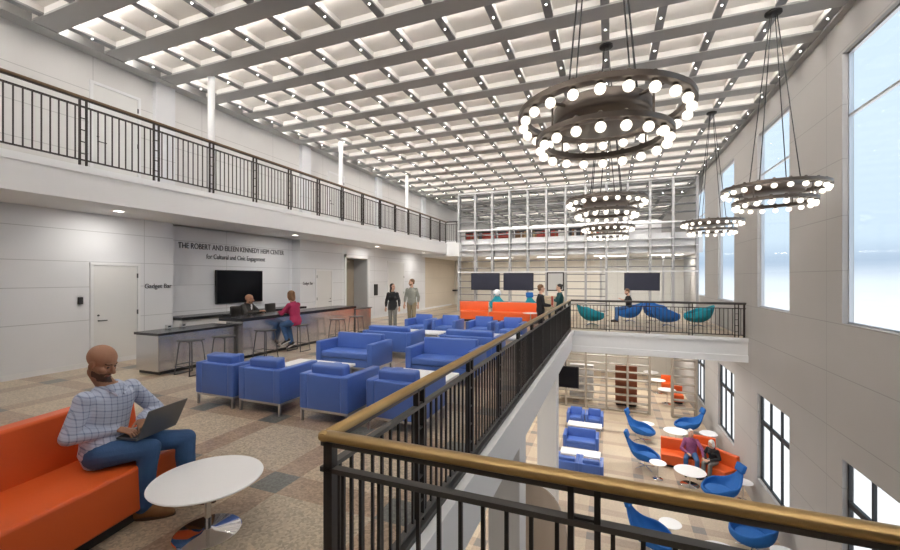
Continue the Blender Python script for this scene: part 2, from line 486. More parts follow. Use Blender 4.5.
# ------------------------------------------------------------------ doors and wall fittings on the left wall
def door(n, y0, y1, z1, hinge_far, x=XL, z0=0, handle=True):
    t = tag(bpy.data.objects.new('door_%d' % n, None), kind='structure'); COL.objects.link(t); t.location = (x, (y0 + y1) / 2, z0)
    h = (y1 - y0) / 2
    MB().box(0, .03, -h - .06, -h, 0, z1 + .06).box(0, .03, h, h + .06, 0, z1 + .06).box(0, .03, -h, h, z1, z1 + .06).build('door_frame', M_white, t)
    MB().rbox(0, .018, -h + .004, h - .004, .01, z1 - .004, .004, 1).build('leaf', pr('door_paint', (.74, .74, .73), .45), t)
    sg = 1 if hinge_far else -1
    for hz in (.25, 1.05, 1.85):
        MB().box(.0, .034, sg * h - .012, sg * h + .012, hz - .05, hz + .05).build('hinge', M_gun, t)
    if handle:
        q = MB().cyl((.018, -sg * (h - .08), .92), (.07, -sg * (h - .08), .92), .012).cyl((.06, -sg * (h - .08), .92), (.06, -sg * (h - .22), .92), .010)
        q.cyl((.018, -sg * (h - .08), 1.03), (.03, -sg * (h - .08), 1.03), .02)
        q.build('door_handle', M_gun, t, True)
    return t
door(1, 4.98, 5.80, 2.06, True)
door(2, 11.72, 12.55, 2.06, False)
door(3, 16.75, 18.3, 2.55, True, handle=False)
door(4, 5.05, 5.9, 2.1, True, x=-9.95, z0=BZ1)
door(5, 12.6, 13.5, 2.1, True, x=-9.95, z0=BZ1)
struct('trim_doorway', MB().box(XL, XL + .03, 13.35, 13.47, 0, 2.74).box(XL, XL + .03, 15.03, 15.15, 0, 2.74).box(XL, XL + .03, 13.35, 15.15, 2.62, 2.74), M_white)
struct('wall_corridor_side', MB().box(-10.5, XL - .02, 15.0, 15.05, 0, 2.62), pr('corridor_grey', (.42, .43, .44), .3))
tag(MB().rbox(XL, XL + .05, 15.52, 15.78, 1.02, 1.52, .008, 1).build('wall_panel', M_black), 'black control panel on white wall beside the open doorway', 'control panel')
tag(MB().rbox(XL, XL + .04, 4.72, 4.80, 1.28, 1.42, .006, 1).build('card_reader', M_black), 'small black card reader on white wall by the near door', 'card reader')
tag(MB().box(XL, XL + .25, 25.2, 26.2, .92, 1.02).build('wall_shelf', M_black), 'short dark ledge on the beige wall past the balcony', 'shelf')
t = thing('television', 'large black television on the white wall behind the bar', 'television', (-10.15, 8.78, 1.55))
MB().rbox(0, .07, -.80, .80, -.475, .475, .01, 1).build('bezel', M_black, t)
MB().box(.07, .073, -.775, .775, -.455, .455).build('screen', M_blacktv, t)

def letters(name, text, x, yc, zc, size, width, label, bold=.0):
    cu = bpy.data.curves.new(name, 'FONT'); cu.body = text; cu.size = size; cu.align_x = 'CENTER'; cu.align_y = 'CENTER'
    cu.extrude = .004; cu.offset = bold
    o = bpy.data.objects.new(name, cu); COL.objects.link(o)
    o.rotation_euler = (PI / 2, 0, PI / 2); o.location = (x + .006, yc, zc)
    cu.materials.append(M_letters)
    bpy.context.view_layer.update()
    w = o.dimensions.x
    me = bpy.data.meshes.new_from_object(o.evaluated_get(bpy.context.evaluated_depsgraph_get()))
    me.transform(Matrix.Diagonal((width / w, 1, 1, 1)))
    ro, lo = o.rotation_euler.copy(), o.location.copy()
    bpy.data.objects.remove(o)
    o = link(name, me); o.rotation_euler = ro; o.location = lo
    return tag(o, label, 'sign')
letters('wall_lettering', 'THE ROBERT AND EILEEN KENNEDY HEIM CENTER', -10.15, 8.74, 2.63, .21, 3.55, 'upper line of black capital lettering high on the white wall')
letters('wall_lettering', 'for Cultural and Civic Engagement', -10.15, 8.73, 2.38, .19, 2.0, 'lower line of black lettering above the television')
letters('wall_lettering', 'Gadget Bar', XL, 6.26, 1.61, .15, .60, 'black two-word lettering beside the near white door')
letters('wall_lettering', 'Gadget Bar', XL, 11.28, 1.61, .14, .50, 'small black two-word lettering past the television recess')

# ------------------------------------------------------------------ railings
def railing(name, label, p0, p1, h, bay, npk, first, mat_top, mat_bar, end_posts=(True, True), low=.10):
    """local x runs along the rail"""
    p0, p1 = V(p0), V(p1); L = (p1 - p0).length
    t = thing(name, label, 'railing', p0, math.atan2(p1.y - p0.y, p1.x - p0.x))
    q = MB(); secs = []
    for k, x in enumerate((-.03, -.02, L + .02, L + .03)):
        s = .7 if k in (0, 3) else 1
        secs.append(((x, 0, h - .028), (0, .036 * s, 0), (0, 0, .026 * s)))
    q.loft(secs, 16); q.build('handrail', mat_top, t, True)
    MB().box(-.02, L + .02, -.018, .018, h - .072, h - .050).box(-.02, L + .02, -.022, .022, h - .195, h - .172).build('upper_rail', mat_bar[1], t)
    MB().box(0, L, -.022, .022, low - .02, low).build('lower_rail', mat_bar[1], t)
    xs = []
    x = first
    while x < L - .08:
        xs.append(x); x += bay
    pm = MB()
    pm.box(-.058, -.036, -.02, .02, 0, h - .05).box(.036, .058, -.02, .02, 0, h - .05)
    for k in range(5):
        z = .2 + k * (h - .3) / 4.4
        pm.box(-.036, .036, -.012, .012, z - .007, z + .007)
    pme = pm.mesh('post', [mat_bar[0]])
    for x in xs:
        o = link('post', pme, t); o.location = (x, 0, 0)
    em = MB().box(-.024, .024, -.022, .022, 0, h - .05).mesh('post', [mat_bar[0]])
    for f, x in zip(end_posts, (.024, L - .024)):
        if f:
            o = link('post', em, t); o.location = (x, 0, 0)
    pk = MB().box(-.008, .008, -.008, .008, low, h - .19).mesh('picket', [mat_bar[0]])
    st = [0] + xs + [L]; pos = []
    for a, b in zip(st[:-1], st[1:]):
        n = max(0, round((b - a) / (bay / (npk + 1))) - 1)
        for k in range(n): pos.append(a + (b - a) * (k + 1) / (n + 1))
    wp = t.matrix_basis
    def near(x):
        return (p0 + (p1 - p0) * (x / L) - V((0, 0, 1.8))).length
    pos.sort(key=near)
    for x in pos[:98]:
        o = link('picket', pk, t); o.location = (x, 0, 0)
    if pos[98:]:
        q = MB()
        for x in pos[98:]: q.box(x - .008, x + .008, -.008, .008, low, h - .19)
        tag(q.build('picket', mat_bar[0], t), kind='stuff')
    return t
railing('railing', 'brass-capped black railing nearest the viewer, crossing the bottom of the view', (-1.27, 1.59, 0), (3.78, 1.59, 0), 1.07, 1.1, 10, 1.18, M_brass, (M_black, M_grail))
railing('railing', 'long black railing beside the blue chairs, running away to the far corner', (-1.27, 1.59, 0), (-1.27, 14.42, 0), 1.07, 1.12, 10, 1.02, M_brass, (M_black, M_grail), (False, True))
railing('railing', 'black railing across the far side of the opening, before the swivel chairs', (-1.27, 14.42, 0), (3.74, 14.42, 0), 1.07, 1.2, 10, 1.2, M_grail, (M_brownrail, M_brownrail), (False, True))
railing('railing', 'dark railing with wooden cap along the upper balcony on the left', (BX - .05, -1.2, BZ1), (BX - .05, 20.5, BZ1), 1.18, 1.195, 10, .55 - .03, M_woodrail, (M_brownrail, M_brownrail))
railing('railing', 'short dark railing closing the far end of the upper balcony', (BX - .05, 20.5, BZ1), (-7.7, 20.5, BZ1), 1.18, 1.2, 10, 1.2, M_grail, (M_brownrail, M_brownrail), (False, True))
# grey steel kerb along the foot of the near railings
struct('trim_kerb', MB().box(-1.31, -1.225, 1.53, YF, 0.0, .05).box(XE, XR, 1.47, 1.64, 0, .05), M_grail)

# ------------------------------------------------------------------ seating
def seat_box(name, label, cat, W, loc, rz, group, cush=1):
    """boxy club seat, faces +Y locally; origin on the floor at its centre"""
    D, H, a = .74, .60, .115
    t = thing(name, label, cat, loc, rz, group)
    w, d = W / 2, D / 2
    for sx in (-1, 1):
        MB().rbox(sx * w if sx < 0 else w - a, sx * w + a if sx < 0 else w, -d, d, .16, H, .018, 3).build('arm', M_blue, t, True)
    MB().rbox(-w + a - .004, w - a + .004, -d + .002, -d + .13, .16, H - .004, .018, 3).build('back_panel', M_blue, t, True)
    MB().rbox(-w + a + .002, w - a - .002, -d + .12, d - .02, .16, .30, .012, 2).build('seat_base', M_blue, t, True)
    n = cush
    for k in range(n):
        x0 = -w + a + (W - 2 * a) * k / n; x1 = -w + a + (W - 2 * a) * (k + 1) / n
        MB().rbox(x0 + .003, x1 - .003, -d + .26, d - .004, .30, .425, .03, 4).build('seat_cushion', M_blue, t, True)
        m = Matrix.Translation((0, -d + .20, .38)) @ Matrix.Rotation(math.radians(7), 4, 'X') @ Matrix.Translation((0, d - .20, -.38))
        MB().rbox(x0 + .003, x1 - .003, -d + .105, -d + .265, .37, .715, .028, 4, mat=m).build('back_cushion', M_blue, t, True)
    for sx in (-1, 1):
        for sy in (-1, 1):
            x, y = sx * (w - .025), sy * (d - .025)
            MB().box(x - .014, x + .014, y - .014, y + .014, 0, .15).build('leg', M_satin, t)
    q = MB()
    for sy in (-1, 1): q.box(-w + .012, w - .012, sy * (d - .025) - .014, sy * (d - .025) + .014, .135, .162)
    for sx in (-1, 1): q.box(sx * (w - .025) - .014, sx * (w - .025) + .014, -d + .012, d - .012, .135, .162)
    q.build('base_frame', M_satin, t)
    return t
ga = 'blue club armchairs'; gl = 'blue two-seat sofas'
A = seat_box('club_armchair', 'blue club armchair seen from behind, nearest the metal bar', 'armchair', .73, (-5.17, 4.42, 0), 0, ga)
for x, y, rz, lab in ((-4.34, 4.42, 0, 'blue club armchair seen from behind, second from the bar'),
                  (-3.29, 4.42, 0, 'blue club armchair seen from behind, third from the bar'),
                  (-2.33, 4.46, 0, 'blue club armchair seen from behind, closest to the brass-capped railing'),
                  (-5.22, 10.85, PI, 'blue club armchair facing us in the back row, farthest from the railing'),
                  (-4.35, 10.85, PI, 'second armchair from the bar side in the blue back row facing us'),
                  (-3.33, 10.85, PI, 'third armchair from the bar side in the blue back row facing us'),
                  (-2.50, 10.85, PI, 'blue club armchair facing us in the back row, beside the railing')):
    copy_tree(A, (x, y, 0), rz, lab)
for x, y, rz, lab in ((-1.38, 18.45, PI, 'blue armchair on the lower floor facing us, beside the white pillar'),
                  (-.62, 18.45, PI, 'blue armchair on the lower floor facing us, on the open aisle side'),
                  (-1.28, 13.6, 0, 'blue armchair on the lower floor seen from behind, by the pillar'),
                  (-.55, 13.6, 0, 'blue armchair on the lower floor seen from behind, by the aisle')):
    copy_tree(A, (x, y, LZ), rz, lab)
S = seat_box('loveseat', 'blue two-seat sofa facing us, nearest the bar stools', 'sofa', 1.25, (-4.60, 6.6, 0), PI, gl, 1)
for x, y, z, rz, lab in ((-2.68, 6.6, 0, PI, 'blue two-seat sofa facing us, beside the long railing'),
                  (-4.66, 8.25, 0, 0, 'blue two-seat sofa seen from behind in the middle, toward the walking couple'),
                  (-2.72, 8.2, 0, 0, 'blue two-seat sofa seen from behind, close along the railing'),
                  (-1.0, 15.85, LZ, PI, 'blue two-seat sofa on the lower floor between two white tables')):
    copy_tree(S, (x, y, z), rz, lab)

def coffee_table(label, x0, x1, y0, y1, z, first=[None]):
    t = thing('coffee_table', label, 'table', ((x0 + x1) / 2, (y0 + y1) / 2, z), 0, 'white rectangular coffee tables')
    w, d = (x1 - x0) / 2, (y1 - y0) / 2
    MB().rbox(-w, w, -d, d, .37, .41, .006, 2).build('table_top', M_tabletop, t)
    MB().box(-w + .05, w - .05, -d + .05, d - .05, .345, .37).build('apron', M_satin, t)
    for sx in (-1, 1):
        for sy in (-1, 1):
            x, y = sx * (w - .06), sy * (d - .06)
            MB().box(x - .015, x + .015, y - .015, y + .015, 0, .345).build('leg', M_satin, t)
coffee_table('white coffee table behind the first row of armchairs, on the bar side', -4.98, -3.85, 5.0, 5.55, 0)
coffee_table('white coffee table behind the first row of armchairs, on the railing side', -3.15, -2.05, 5.0, 5.55, 0)
coffee_table('white coffee table in front of the back row, on the bar side', -5.1, -4.0, 9.3, 9.85, 0)
coffee_table('white coffee table in front of the back row, by the railing', -3.1, -2.0, 9.3, 9.85, 0)
coffee_table('white coffee table on the lower floor, farther of two among blue seats', -1.62, -.3, 17.15, 17.7, LZ)
coffee_table('white coffee table on the lower floor, nearer of two among blue seats', -1.6, -.3, 14.3, 14.85, LZ)

# modular orange sofas following a path of front-edge points (left to right as seen from the seat's front)
def arc_sofa(name, label, path, z, depth=.72, back=True, group=None, cuts=()):
    """path: front edge points; the back lies to the left of the walking direction"""
    P = [V((x, y, 0)) for x, y in path]
    c = sum(P, V()) / len(P)
    t = thing(name, label, 'sofa', (c.x, c.y, z), 0, group)
    P = [p - c for p in P]; N = len(P); nr = []
    for i in range(N):
        d = (P[min(i + 1, N - 1)] - P[max(i - 1, 0)]).normalized()
        nr.append(V((-d.y, d.x, 0)))
    def strip(prof, r, i0, i1, nm, mat, ends=.0):
        q = MB(); secs = []
        for i in range(i0, i1 + 1):
            secs.append([P[i] + nr[i] * a + V((0, 0, h)) for (a, h) in prof])
        K = len(prof); vs = [p for s in secs for p in s]; fs = []
        for i in range(len(secs) - 1):
            for k in range(K):
                fs.append((i * K + k, i * K + (k + 1) % K, (i + 1) * K + (k + 1) % K, (i + 1) * K + k))
        fs += [tuple(range(K)), tuple(range((len(secs) - 1) * K, len(secs) * K))]
        q.add(vs, fs)
        o = q.build(nm, mat, t, True, 35)
        b = o.modifiers.new('round', 'BEVEL'); b.width = r; b.segments = 3; b.limit_method = 'ANGLE'; b.angle_limit = math.radians(40)
        return o
    cut = [0] + list(cuts) + [N - 1]
    for a, b in zip(cut[:-1], cut[1:]):
        strip([(0, .09), (0, .42), (depth - .15, .43), (depth - .15, .09)], .02, a, b, 'seat', M_orange)
        if back: strip([(depth - .20, .40), (depth - .14, .80), (depth, .80), (depth + .01, .09), (depth - .15, .09)], .02, a, b, 'backrest', M_orange)
    strip([(.06, 0), (.06, .09), (depth - .06, .09), (depth - .06, 0)], .004, 0, N - 1, 'plinth', M_black)
    return t
def arcpts(p0, p1, bulge, n=9):
    p0, p1 = V((*p0, 0)), V((*p1, 0)); d = p1 - p0; nn = V((-d.y, d.x, 0)).normalized(); r = []
    for k in range(n):
        t = k / (n - 1)
        q = p0 + d * t + nn * (bulge * 4 * t * (1 - t)); r.append((q.x, q.y))
    return r
arc_sofa('modular_sofa', 'bright orange sofa in front under the man with the laptop', arcpts((-2.92, .2), (-3.33, 2.42), -.04), 0)
gsf = 'orange modular sofas'
arc_sofa('modular_sofa', 'long orange sofa behind the blue back row, on the upper floor', arcpts((-2.75, 15.6), (-4.55, 15.75), -.05)[::-1], 0, group=gsf)
arc_sofa('modular_sofa', 'shorter angled orange sofa behind the blue back row, toward the shelving', arcpts((-5.75, 15.75), (-4.7, 16.1), .03), 0, group=gsf)
arc_sofa('modular_sofa', 'curved orange sofa holding the elderly couple on the lower floor', [(1.62, 15.42), (2.1, 15.38), (2.50, 15.25), (2.90, 15.0), (3.28, 14.62)], LZ, group=gsf, cuts=(2,))
arc_sofa('modular_sofa', 'orange sofa with its back to us by the lower windows', [(3.55, 17.05), (3.1, 17.15), (2.7, 17.2)], LZ, group=gsf, depth=.62)
for k, (x, y, w, lab) in enumerate(((3.1, 26.0, .35, 'orange bench seat far beyond the lower shelving, nearest the passage'), (3.3, 23.6, .3, 'orange seat behind the last bay of the lower shelving'))):
    t = thing('lounge_bench', lab, 'seat', (x, y, LZ))
    MB().rbox(-w, w * .6, -.3, .3, .1, .44, .03, 3).build('seat', M_orange, t, True)
    MB().rbox(-w, w * .6, .2, .34, .1, .8, .03, 3).build('backrest', M_orange, t, True)
    MB().box(-w + .06, w * .6 - .06, -.24, .24, 0, .1).build('plinth', M_black, t)

# swivel chairs with moulded fabric shells
R = math.radians
def swivel(name, label, loc, rz, mat, high=True, group=None, s=1.0):
    t = thing(name, label, 'chair', loc, rz, group); t.scale = (s, s, s)
    TH_, NT = 40, 12
    def rim(a):
        # a = 0 at the front, pi at the back
        f = (1 - math.cos(a)) / 2
        if high: return .44 + .17 * min(1, f * 2.2) ** 1.5 + .46 * math.exp(-((a - PI) / .58) ** 2)
        return .52 + .20 * min(1, f * 2.0) ** 1.6 + .17 * math.exp(-((a - PI) / .8) ** 2)
    def rad(a):
        if high: return .43 - .03 * math.cos(a) * 0 - .05 * math.exp(-((a - PI) / .5) ** 2)
        return .47
    z0 = .31 if high else .20
    vs, fs = [V((0, 0, z0))], []
    for i in range(1, NT + 1):
        q = i / NT
        for k in range(TH_):
            a = 2 * PI * k / TH_
            rz_ = rim(a); r = rad(a) * min(1.0, math.sin(min(1, q * 1.35) * PI / 2)) ** .9
            z = z0 + (rz_ - z0) * q ** (2.1 if high else 1.7)
            nar = 1.0
            if high and z > .66: nar = 1 - .25 * min(1, (z - .66) / .25)
            x = r * math.cos(a); y = r * math.sin(a) * nar
            x -= max(0, z - .40) * (.42 if high else .22) * (1 if x < .1 else .3)
            vs.append(V((x * 1.0, y * (1.0 if not high else .95), z)))
    for k in range(TH_): fs.append((0, 1 + k, 1 + (k + 1) % TH_))
    for i in range(NT - 1):
        for k in range(TH_):
            a = 1 + i * TH_
            fs.append((a + k, a + TH_ + k, a + TH_ + (k + 1) % TH_, a + (k + 1) % TH_))
    o = MB().add(vs, fs).build('shell', mat, t, True, 80)
    m = o.modifiers.new('thick', 'SOLIDIFY'); m.thickness = .05; m.offset = 0
    m = o.modifiers.new('round', 'SUBSURF'); m.levels = 1; m.render_levels = 1
    if high:
        hm = Matrix.Translation((-.60, 0, 1.02)) @ Matrix.Rotation(R(-20), 4, 'Y')
        MB().rbox(-.045, .06, -.17, .17, -.11, .13, .04, 4, mat=hm).build('headrest', mat, t, True)
    q = MB().ell((.02, 0, .415), (.33, .33, .055), 24, 10); q.build('seat_cushion', mat, t, True)
    q = MB().cyl((-.02, 0, .03), (-.02, 0, z0 + .02), .028, n=14)
    q.build('stem', M_chrome, t, True)
    for k in range(4):
        a = PI / 4 + k * PI / 2
        MB().tube([(-.02 + .03 * math.cos(a), .03 * math.sin(a), .07), (-.02 + .2 * math.cos(a), .2 * math.sin(a), .045), (-.02 + .36 * math.cos(a), .36 * math.sin(a), .012)], [.02, .016, .011], 8).build('foot', M_chrome, t, True)
    return t
gs = 'high-backed cobalt swivel chairs'; gu = 'low swivel tub chairs on the far balcony'
R = math.radians
HC = swivel('swivel_chair', 'high-backed cobalt swivel chair on the lower aisle, near the shelving', (1.2, 17.55, LZ), R(-20), M_cobalt, True, gs)
for x, y, a, lab in ((1.12, 15.1, -12, 'high-backed cobalt swivel chair beside the left end of the lower orange sofa'),
                     (2.9, 18.85, 190, 'high-backed cobalt swivel chair by the lower far window, facing the aisle'),
                     (2.88, 13.45, 200, 'high-backed cobalt swivel chair in front of the elderly woman'),
                     (.95, 10.4, -25, 'high-backed cobalt swivel chair on the lower floor, cut by the near handrail')):
    copy_tree(HC, (x, y, LZ), R(a), lab)
TC = swivel('tub_chair', 'teal tub chair on the far balcony, next to the railing corner', (-.65, 16.3, 0), R(10), M_teal, False, gu, .92)
BT = swivel('tub_chair', 'blue tub chair seating the man on the far balcony', (.72, 18.1, 0), R(190), M_cobalt, False, gu, .92)
copy_tree(TC, (3.0, 17.2, 0), R(185), 'teal tub chair on the far balcony, next to the stone wall')
copy_tree(BT, (1.95, 16.9, 0), R(15), 'blue tub chair at the middle of the far balcony, close to the railing')
copy_tree(BT, (1.75, 18.5, 0), R(-60), 'blue tub chair half hidden behind another on the far balcony')
copy_tree(BT, (3.1, 11.45, LZ), R(200), 'cobalt tub chair on the lower floor below the near handrail, by the wall')
TH = swivel('swivel_chair', 'teal high-backed chair with a white headrest behind the orange sofa', (-5.1, 19.3, 0), R(-70), M_teal, True)
MB().ell((-.60, 0, 1.04), (.10, .22, .19)).build('headrest_cover', M_whitecl, TH, True)
copy_tree(HC, (-3.1, 17.9, 0), R(-60), 'teal high-backed chair left of the standing person in black')['group'] = 'chairs behind the far orange sofa'
for o in bpy.data.objects:
    if o.parent and o.parent.get('label', '').startswith('teal high-backed chair left') and o.name.startswith(('shell', 'seat_cushion')):
        o.data = o.data.copy(); o.data.materials[0] = M_teal
t = thing('patterned_armchair', 'speckled beige armchair between the two people at the railing corner', 'armchair', (-2.2, 16.9, 0), R(-90))
MB().rbox(-.4, .38, -.42, .42, .14, .44, .06, 4).build('seat', M_speck, t, True)
MB().rbox(-.46, -.26, -.44, .44, .14, 1.06, .07, 4).build('backrest', M_speck, t, True)
for s in (-1, 1):
    MB().rbox(-.4, .36, s * .42 - .07, s * .42 + .07, .14, .66, .05, 4).build('arm', M_speck, t, True)
    for q in (-1, 1): MB().cyl((q * .33, s * .36, 0), (q * .3, s * .34, .16), .015, .02).build('leg', M_black, t)

# round pedestal tables
def ped_table(name, label, loc, r, h, group, base=None):
    t = thing(name, label, 'table', loc, 0, group)
    MB().lathe([(0, h - .022), (r - .03, h - .022), (r - .004, h - .012), (r, h - .006), (r - .004, h), (0, h)], 56).build('table_top', M_tabletop, t, True)
    MB().cyl((0, 0, .012), (0, 0, h - .022), .022, n=18).build('stem', M_chrome, t, True)
    b = base or r * .6
    MB().lathe([(0, 0), (b, 0), (b, .008), (b - .01, .014), (.05, .016), (.03, .03), (0, .03)], 48).build('base', M_chrome, t, True)
    return t
gt = 'round white pedestal tables'
ped_table('round_table', 'white round table on a mirror base in front of the man with the laptop', (-2.65, 2.03, 0), .36, .39, gt, .215)
ped_table('round_table', 'white round table before the elderly couple on the lower floor', (2.3, 14.35, LZ), .44, .44, gt)
ped_table('round_table', 'white round table just behind the lower orange sofa', (2.39, 17.9, LZ), .44, .44, gt)
ped_table('round_table', 'white round table by the lower window behind the elderly woman', (3.4, 17.5, LZ), .3, .62, gt)
ped_table('round_table', 'white table under the near handrail, beside the cobalt tub chair', (2.25, 10.3, LZ), .44, .44, gt)
ped_table('round_table', 'white table seen in the passage through the lower shelving, nearer one', (2.7, 23.2, LZ), .42, .72, gt)
ped_table('round_table', 'white table seen in the passage through the lower shelving, middle one', (2.45, 25.2, LZ), .42, .72, gt)
ped_table('round_table', 'white table seen in the passage through the lower shelving, farthest one', (2.3, 27.2, LZ), .42, .72, gt)
gts = 'small white side tables'
ped_table('side_table', 'small white side table overlapping the near cobalt swivel chair', (1.42, 14.42, LZ), .25, .52, gts)
ped_table('side_table', 'small white side table by the farther cobalt swivel chair on the aisle', (1.42, 18.2, LZ), .25, .5, gts)
ped_table('side_table', 'small white side table beside the swivel chair at the far window', (3.5, 17.95, LZ), .25, .52, gts)
ped_table('side_table', 'small white side table at the right end of the lower orange sofa', (3.55, 13.9, LZ), .25, .55, gts)
ped_table('side_table', 'small white side table by the swivel chair below the near handrail', (1.35, 11.0, LZ), .25, .5, gts)
ped_table('side_table', 'small white side table against the wall below the near handrail', (3.5, 10.7, LZ), .27, .5, gts)
ped_table('side_table', 'small white table at the right end of the far orange sofa', (-2.75, 15.1, 0), .3, .5, gts)

# ------------------------------------------------------------------ the gadget bar
t = thing('bar_counter', 'low stainless steel bar counter with dark top, nearest the white door', 'counter', (-8.1, 5.6, 0))
MB().rbox(-.27, .36, -.66, .95, .06, .73, .006, 1).build('cabinet', M_steel, t)
MB().rbox(-.31, .40, -.68, .96, .73, .775, .006, 1).build('worktop', M_dark, t)
MB().box(-.24, .34, -.62, .92, 0, .06).build('plinth', M_black, t)
t = thing('bar_counter', 'long tall stainless steel bar with thick dark top', 'counter', (-7.85, 8.65, 0))
MB().rbox(-.20, .32, -2.04, 2.12, .07, .84, .006, 1).build('cabinet', M_steel, t)
MB().rbox(-.34, .38, -2.12, 2.16, .84, .915, .008, 1).build('worktop', M_dark, t)
MB().box(-.2, .27, -2.03, 2.1, 0, .07).build('plinth', M_black, t)
t = thing('bar_counter', 'short lower steel counter closing the far end of the bar', 'counter', (-7.85, 11.3, 0))
MB().rbox(-.22, .32, -.44, .44, .06, .79, .006, 1).build('cabinet', M_steel, t)
MB().rbox(-.26, .36, -.46, .46, .79, .82, .005, 1).build('worktop', M_gun, t)
MB().box(-.2, .28, -.42, .42, 0, .06).build('plinth', M_black, t)
t = thing('wall_counter', 'white cabinet with dark counter along the wall under the television', 'counter', (-9.92, 8.75, 0))
MB().rbox(-.2, .36, -2.1, 2.1, .06, .78, .006, 1).build('cabinet', M_white, t)
MB().rbox(-.22, .42, -2.13, 2.13, .78, .85, .006, 1).build('worktop', M_dark, t)
MB().box(-.2, .3, -2.08, 2.08, 0, .06).build('plinth', M_black, t)
for y, lab in ((5.55, 'small power outlet box on the low bar top, nearer one'), (5.85, 'small power outlet box on the low bar top, farther one')):
    t = thing('outlet_box', lab, 'outlet', (-8.38, y, .775))
    MB().rbox(-.035, .035, -.05, .05, 0, .07, .006, 2).build('box', M_satin, t)
    MB().box(.0351, .037, -.03, .03, .02, .05).build('socket', M_black, t)

def stool(label, loc, rz):
    t = thing('bar_stool', label, 'stool', loc, rz, 'sled-base bar stools at the bar')
    for s in (-1, 1):
        MB().tube([(s * .20, -.17, .02), (s * .20, -.18, .012), (s * .20, .17, .012), (s * .20, .18, .02)] , .010, 8).build('runner', M_gun, t, True)
    for s in (-1, 1):
        q = []
        for (x, z) in ((-.20, .012), (-.155, .50), (-.145, .585), (-.12, .615), (-.08, .625), (.08, .625), (.12, .615), (.145, .585), (.155, .50), (.20, .012)):
            q.append((x, s * (.17 - .05 * z / .62), z))
        MB().tube(q, .010, 8).build('leg_frame', M_gun, t, True)
    MB().tube([(-.187, .17, .17), (.187, .17, .17)], .008).tube([(-.187, -.17, .17), (.187, -.17, .17)], .008).tube([(-.187, .16, .19), (-.187, -.16, .19)], .008).build('footrest', M_gun, t, True)
    MB().rbox(-.17, .17, -.16, .16, .622, .645, .01, 3).build('seat', M_gun, t, True)
    return t
ST = stool('bar stool at the low counter, nearest the white door', (-7.30, 5.25, 0), 0)
for y, lab in ((5.85, 'second bar stool from the white door, at the low counter'), (6.88, 'bar stool between the bearded man and us at the tall bar'),
               (7.92, 'bar stool under the woman in the magenta top'), (9.45, 'bar stool just past the woman in the magenta top'), (10.35, 'bar stool nearest the far end of the tall bar')):
    copy_tree(ST, (-7.16, y, 0), 0, lab)
def task_chair(label, loc, rz):
    t = thing('office_chair', label, 'chair', loc, rz)
    MB().rbox(-.22, .24, -.24, .24, .48, .55, .03, 3).build('seat', M_black, t, True)
    MB().rbox(-.27, -.22, -.22, .22, .68, 1.08, .02, 3).build('backrest', M_black, t, True)
    MB().box(-.25, -.22, -.03, .03, .54, .72).build('back_bracket', M_black, t)
    MB().cyl((0, 0, .08), (0, 0, .49), .03).build('stem', M_gun, t)
    for k in range(5):
        a = k * 2 * PI / 5
        MB().cyl((0, 0, .09), (.28 * math.cos(a), .28 * math.sin(a), .05), .018).build('foot', M_black, t)
        MB().cyl((.28 * math.cos(a), .28 * math.sin(a) - .015, .025), (.28 * math.cos(a), .28 * math.sin(a) + .015, .025), .025).build('caster', M_black, t)
    return t
task_chair('black office chair under the bearded man behind the bar', (-8.73, 7.72, 0), R(15))
t = task_chair('black office chair behind the bar near the woman in magenta', (-8.75, 8.85, 0), R(10))

# ------------------------------------------------------------------ shelving screen across the far end
SY0, SY1 = 20.75, 21.08
SX = [-7.72 + i * .945 for i in range(13)]
t = thing('shelving_screen', 'tall grey open shelving screen across the far end of the upper floor', 'shelving', (0, SY0, 0))
um = MB().box(-.05, .05, 0, SY1 - SY0, 0, CEIL - .02).mesh('upright', [M_shelf])
for x in SX:
    o = link('upright', um, t); o.location = (x, 0, 0)
def board_row(z, spans, par, mat, th=.04, d0=.02):
    runs = []
    for a, b in spans:
        if runs and a - runs[-1][1] < .2: runs[-1][1] = b
        else: runs.append([a, b])
    for a, b in runs: MB().box(a, b, d0, SY1 - SY0 - .02, z - th / 2, z + th / 2).build('shelf_board', mat, par)
full = [(SX[i] + .028, SX[i + 1] - .028) for i in range(12)]
k = 0
z = .2
while z < 6.3:
    sp = full
    if z < 2.0: sp = full[:8] if not (z < 1.9) else full[:5] + full[6:8]
    if abs(z - 4.36) > .12 and not 2.9 < z < 3.9 and abs(z - 2.11) > .12: board_row(z, sp, t, M_boardshade)
    z += .355
for z, th in ((4.36, .07), (2.11, .06), (6.36, .06), (3.28, .03), (3.62, .03)):
    MB().box(SX[0] - .03, SX[-1] + .03, -.02, SY1 - SY0, z - th / 2, z + th / 2).build('crossbeam', M_white, t)
t = thing('shelving_screen', 'pale open shelving screen across the far end of the lower floor', 'shelving', (0, SY0 + .2, LZ))
um = MB().box(-.045, .045, 0, SY1 - SY0, 0, -LZ - .62).mesh('upright', [M_shelfw])
for x in SX[2:]:
    o = link('upright', um, t); o.location = (x, 0, 0)
z = .06
while z < 3.9:
    board_row(z, [s for i, s in enumerate(full) if i not in (0, 1, 10)], t, M_shelfw)
    z += .365
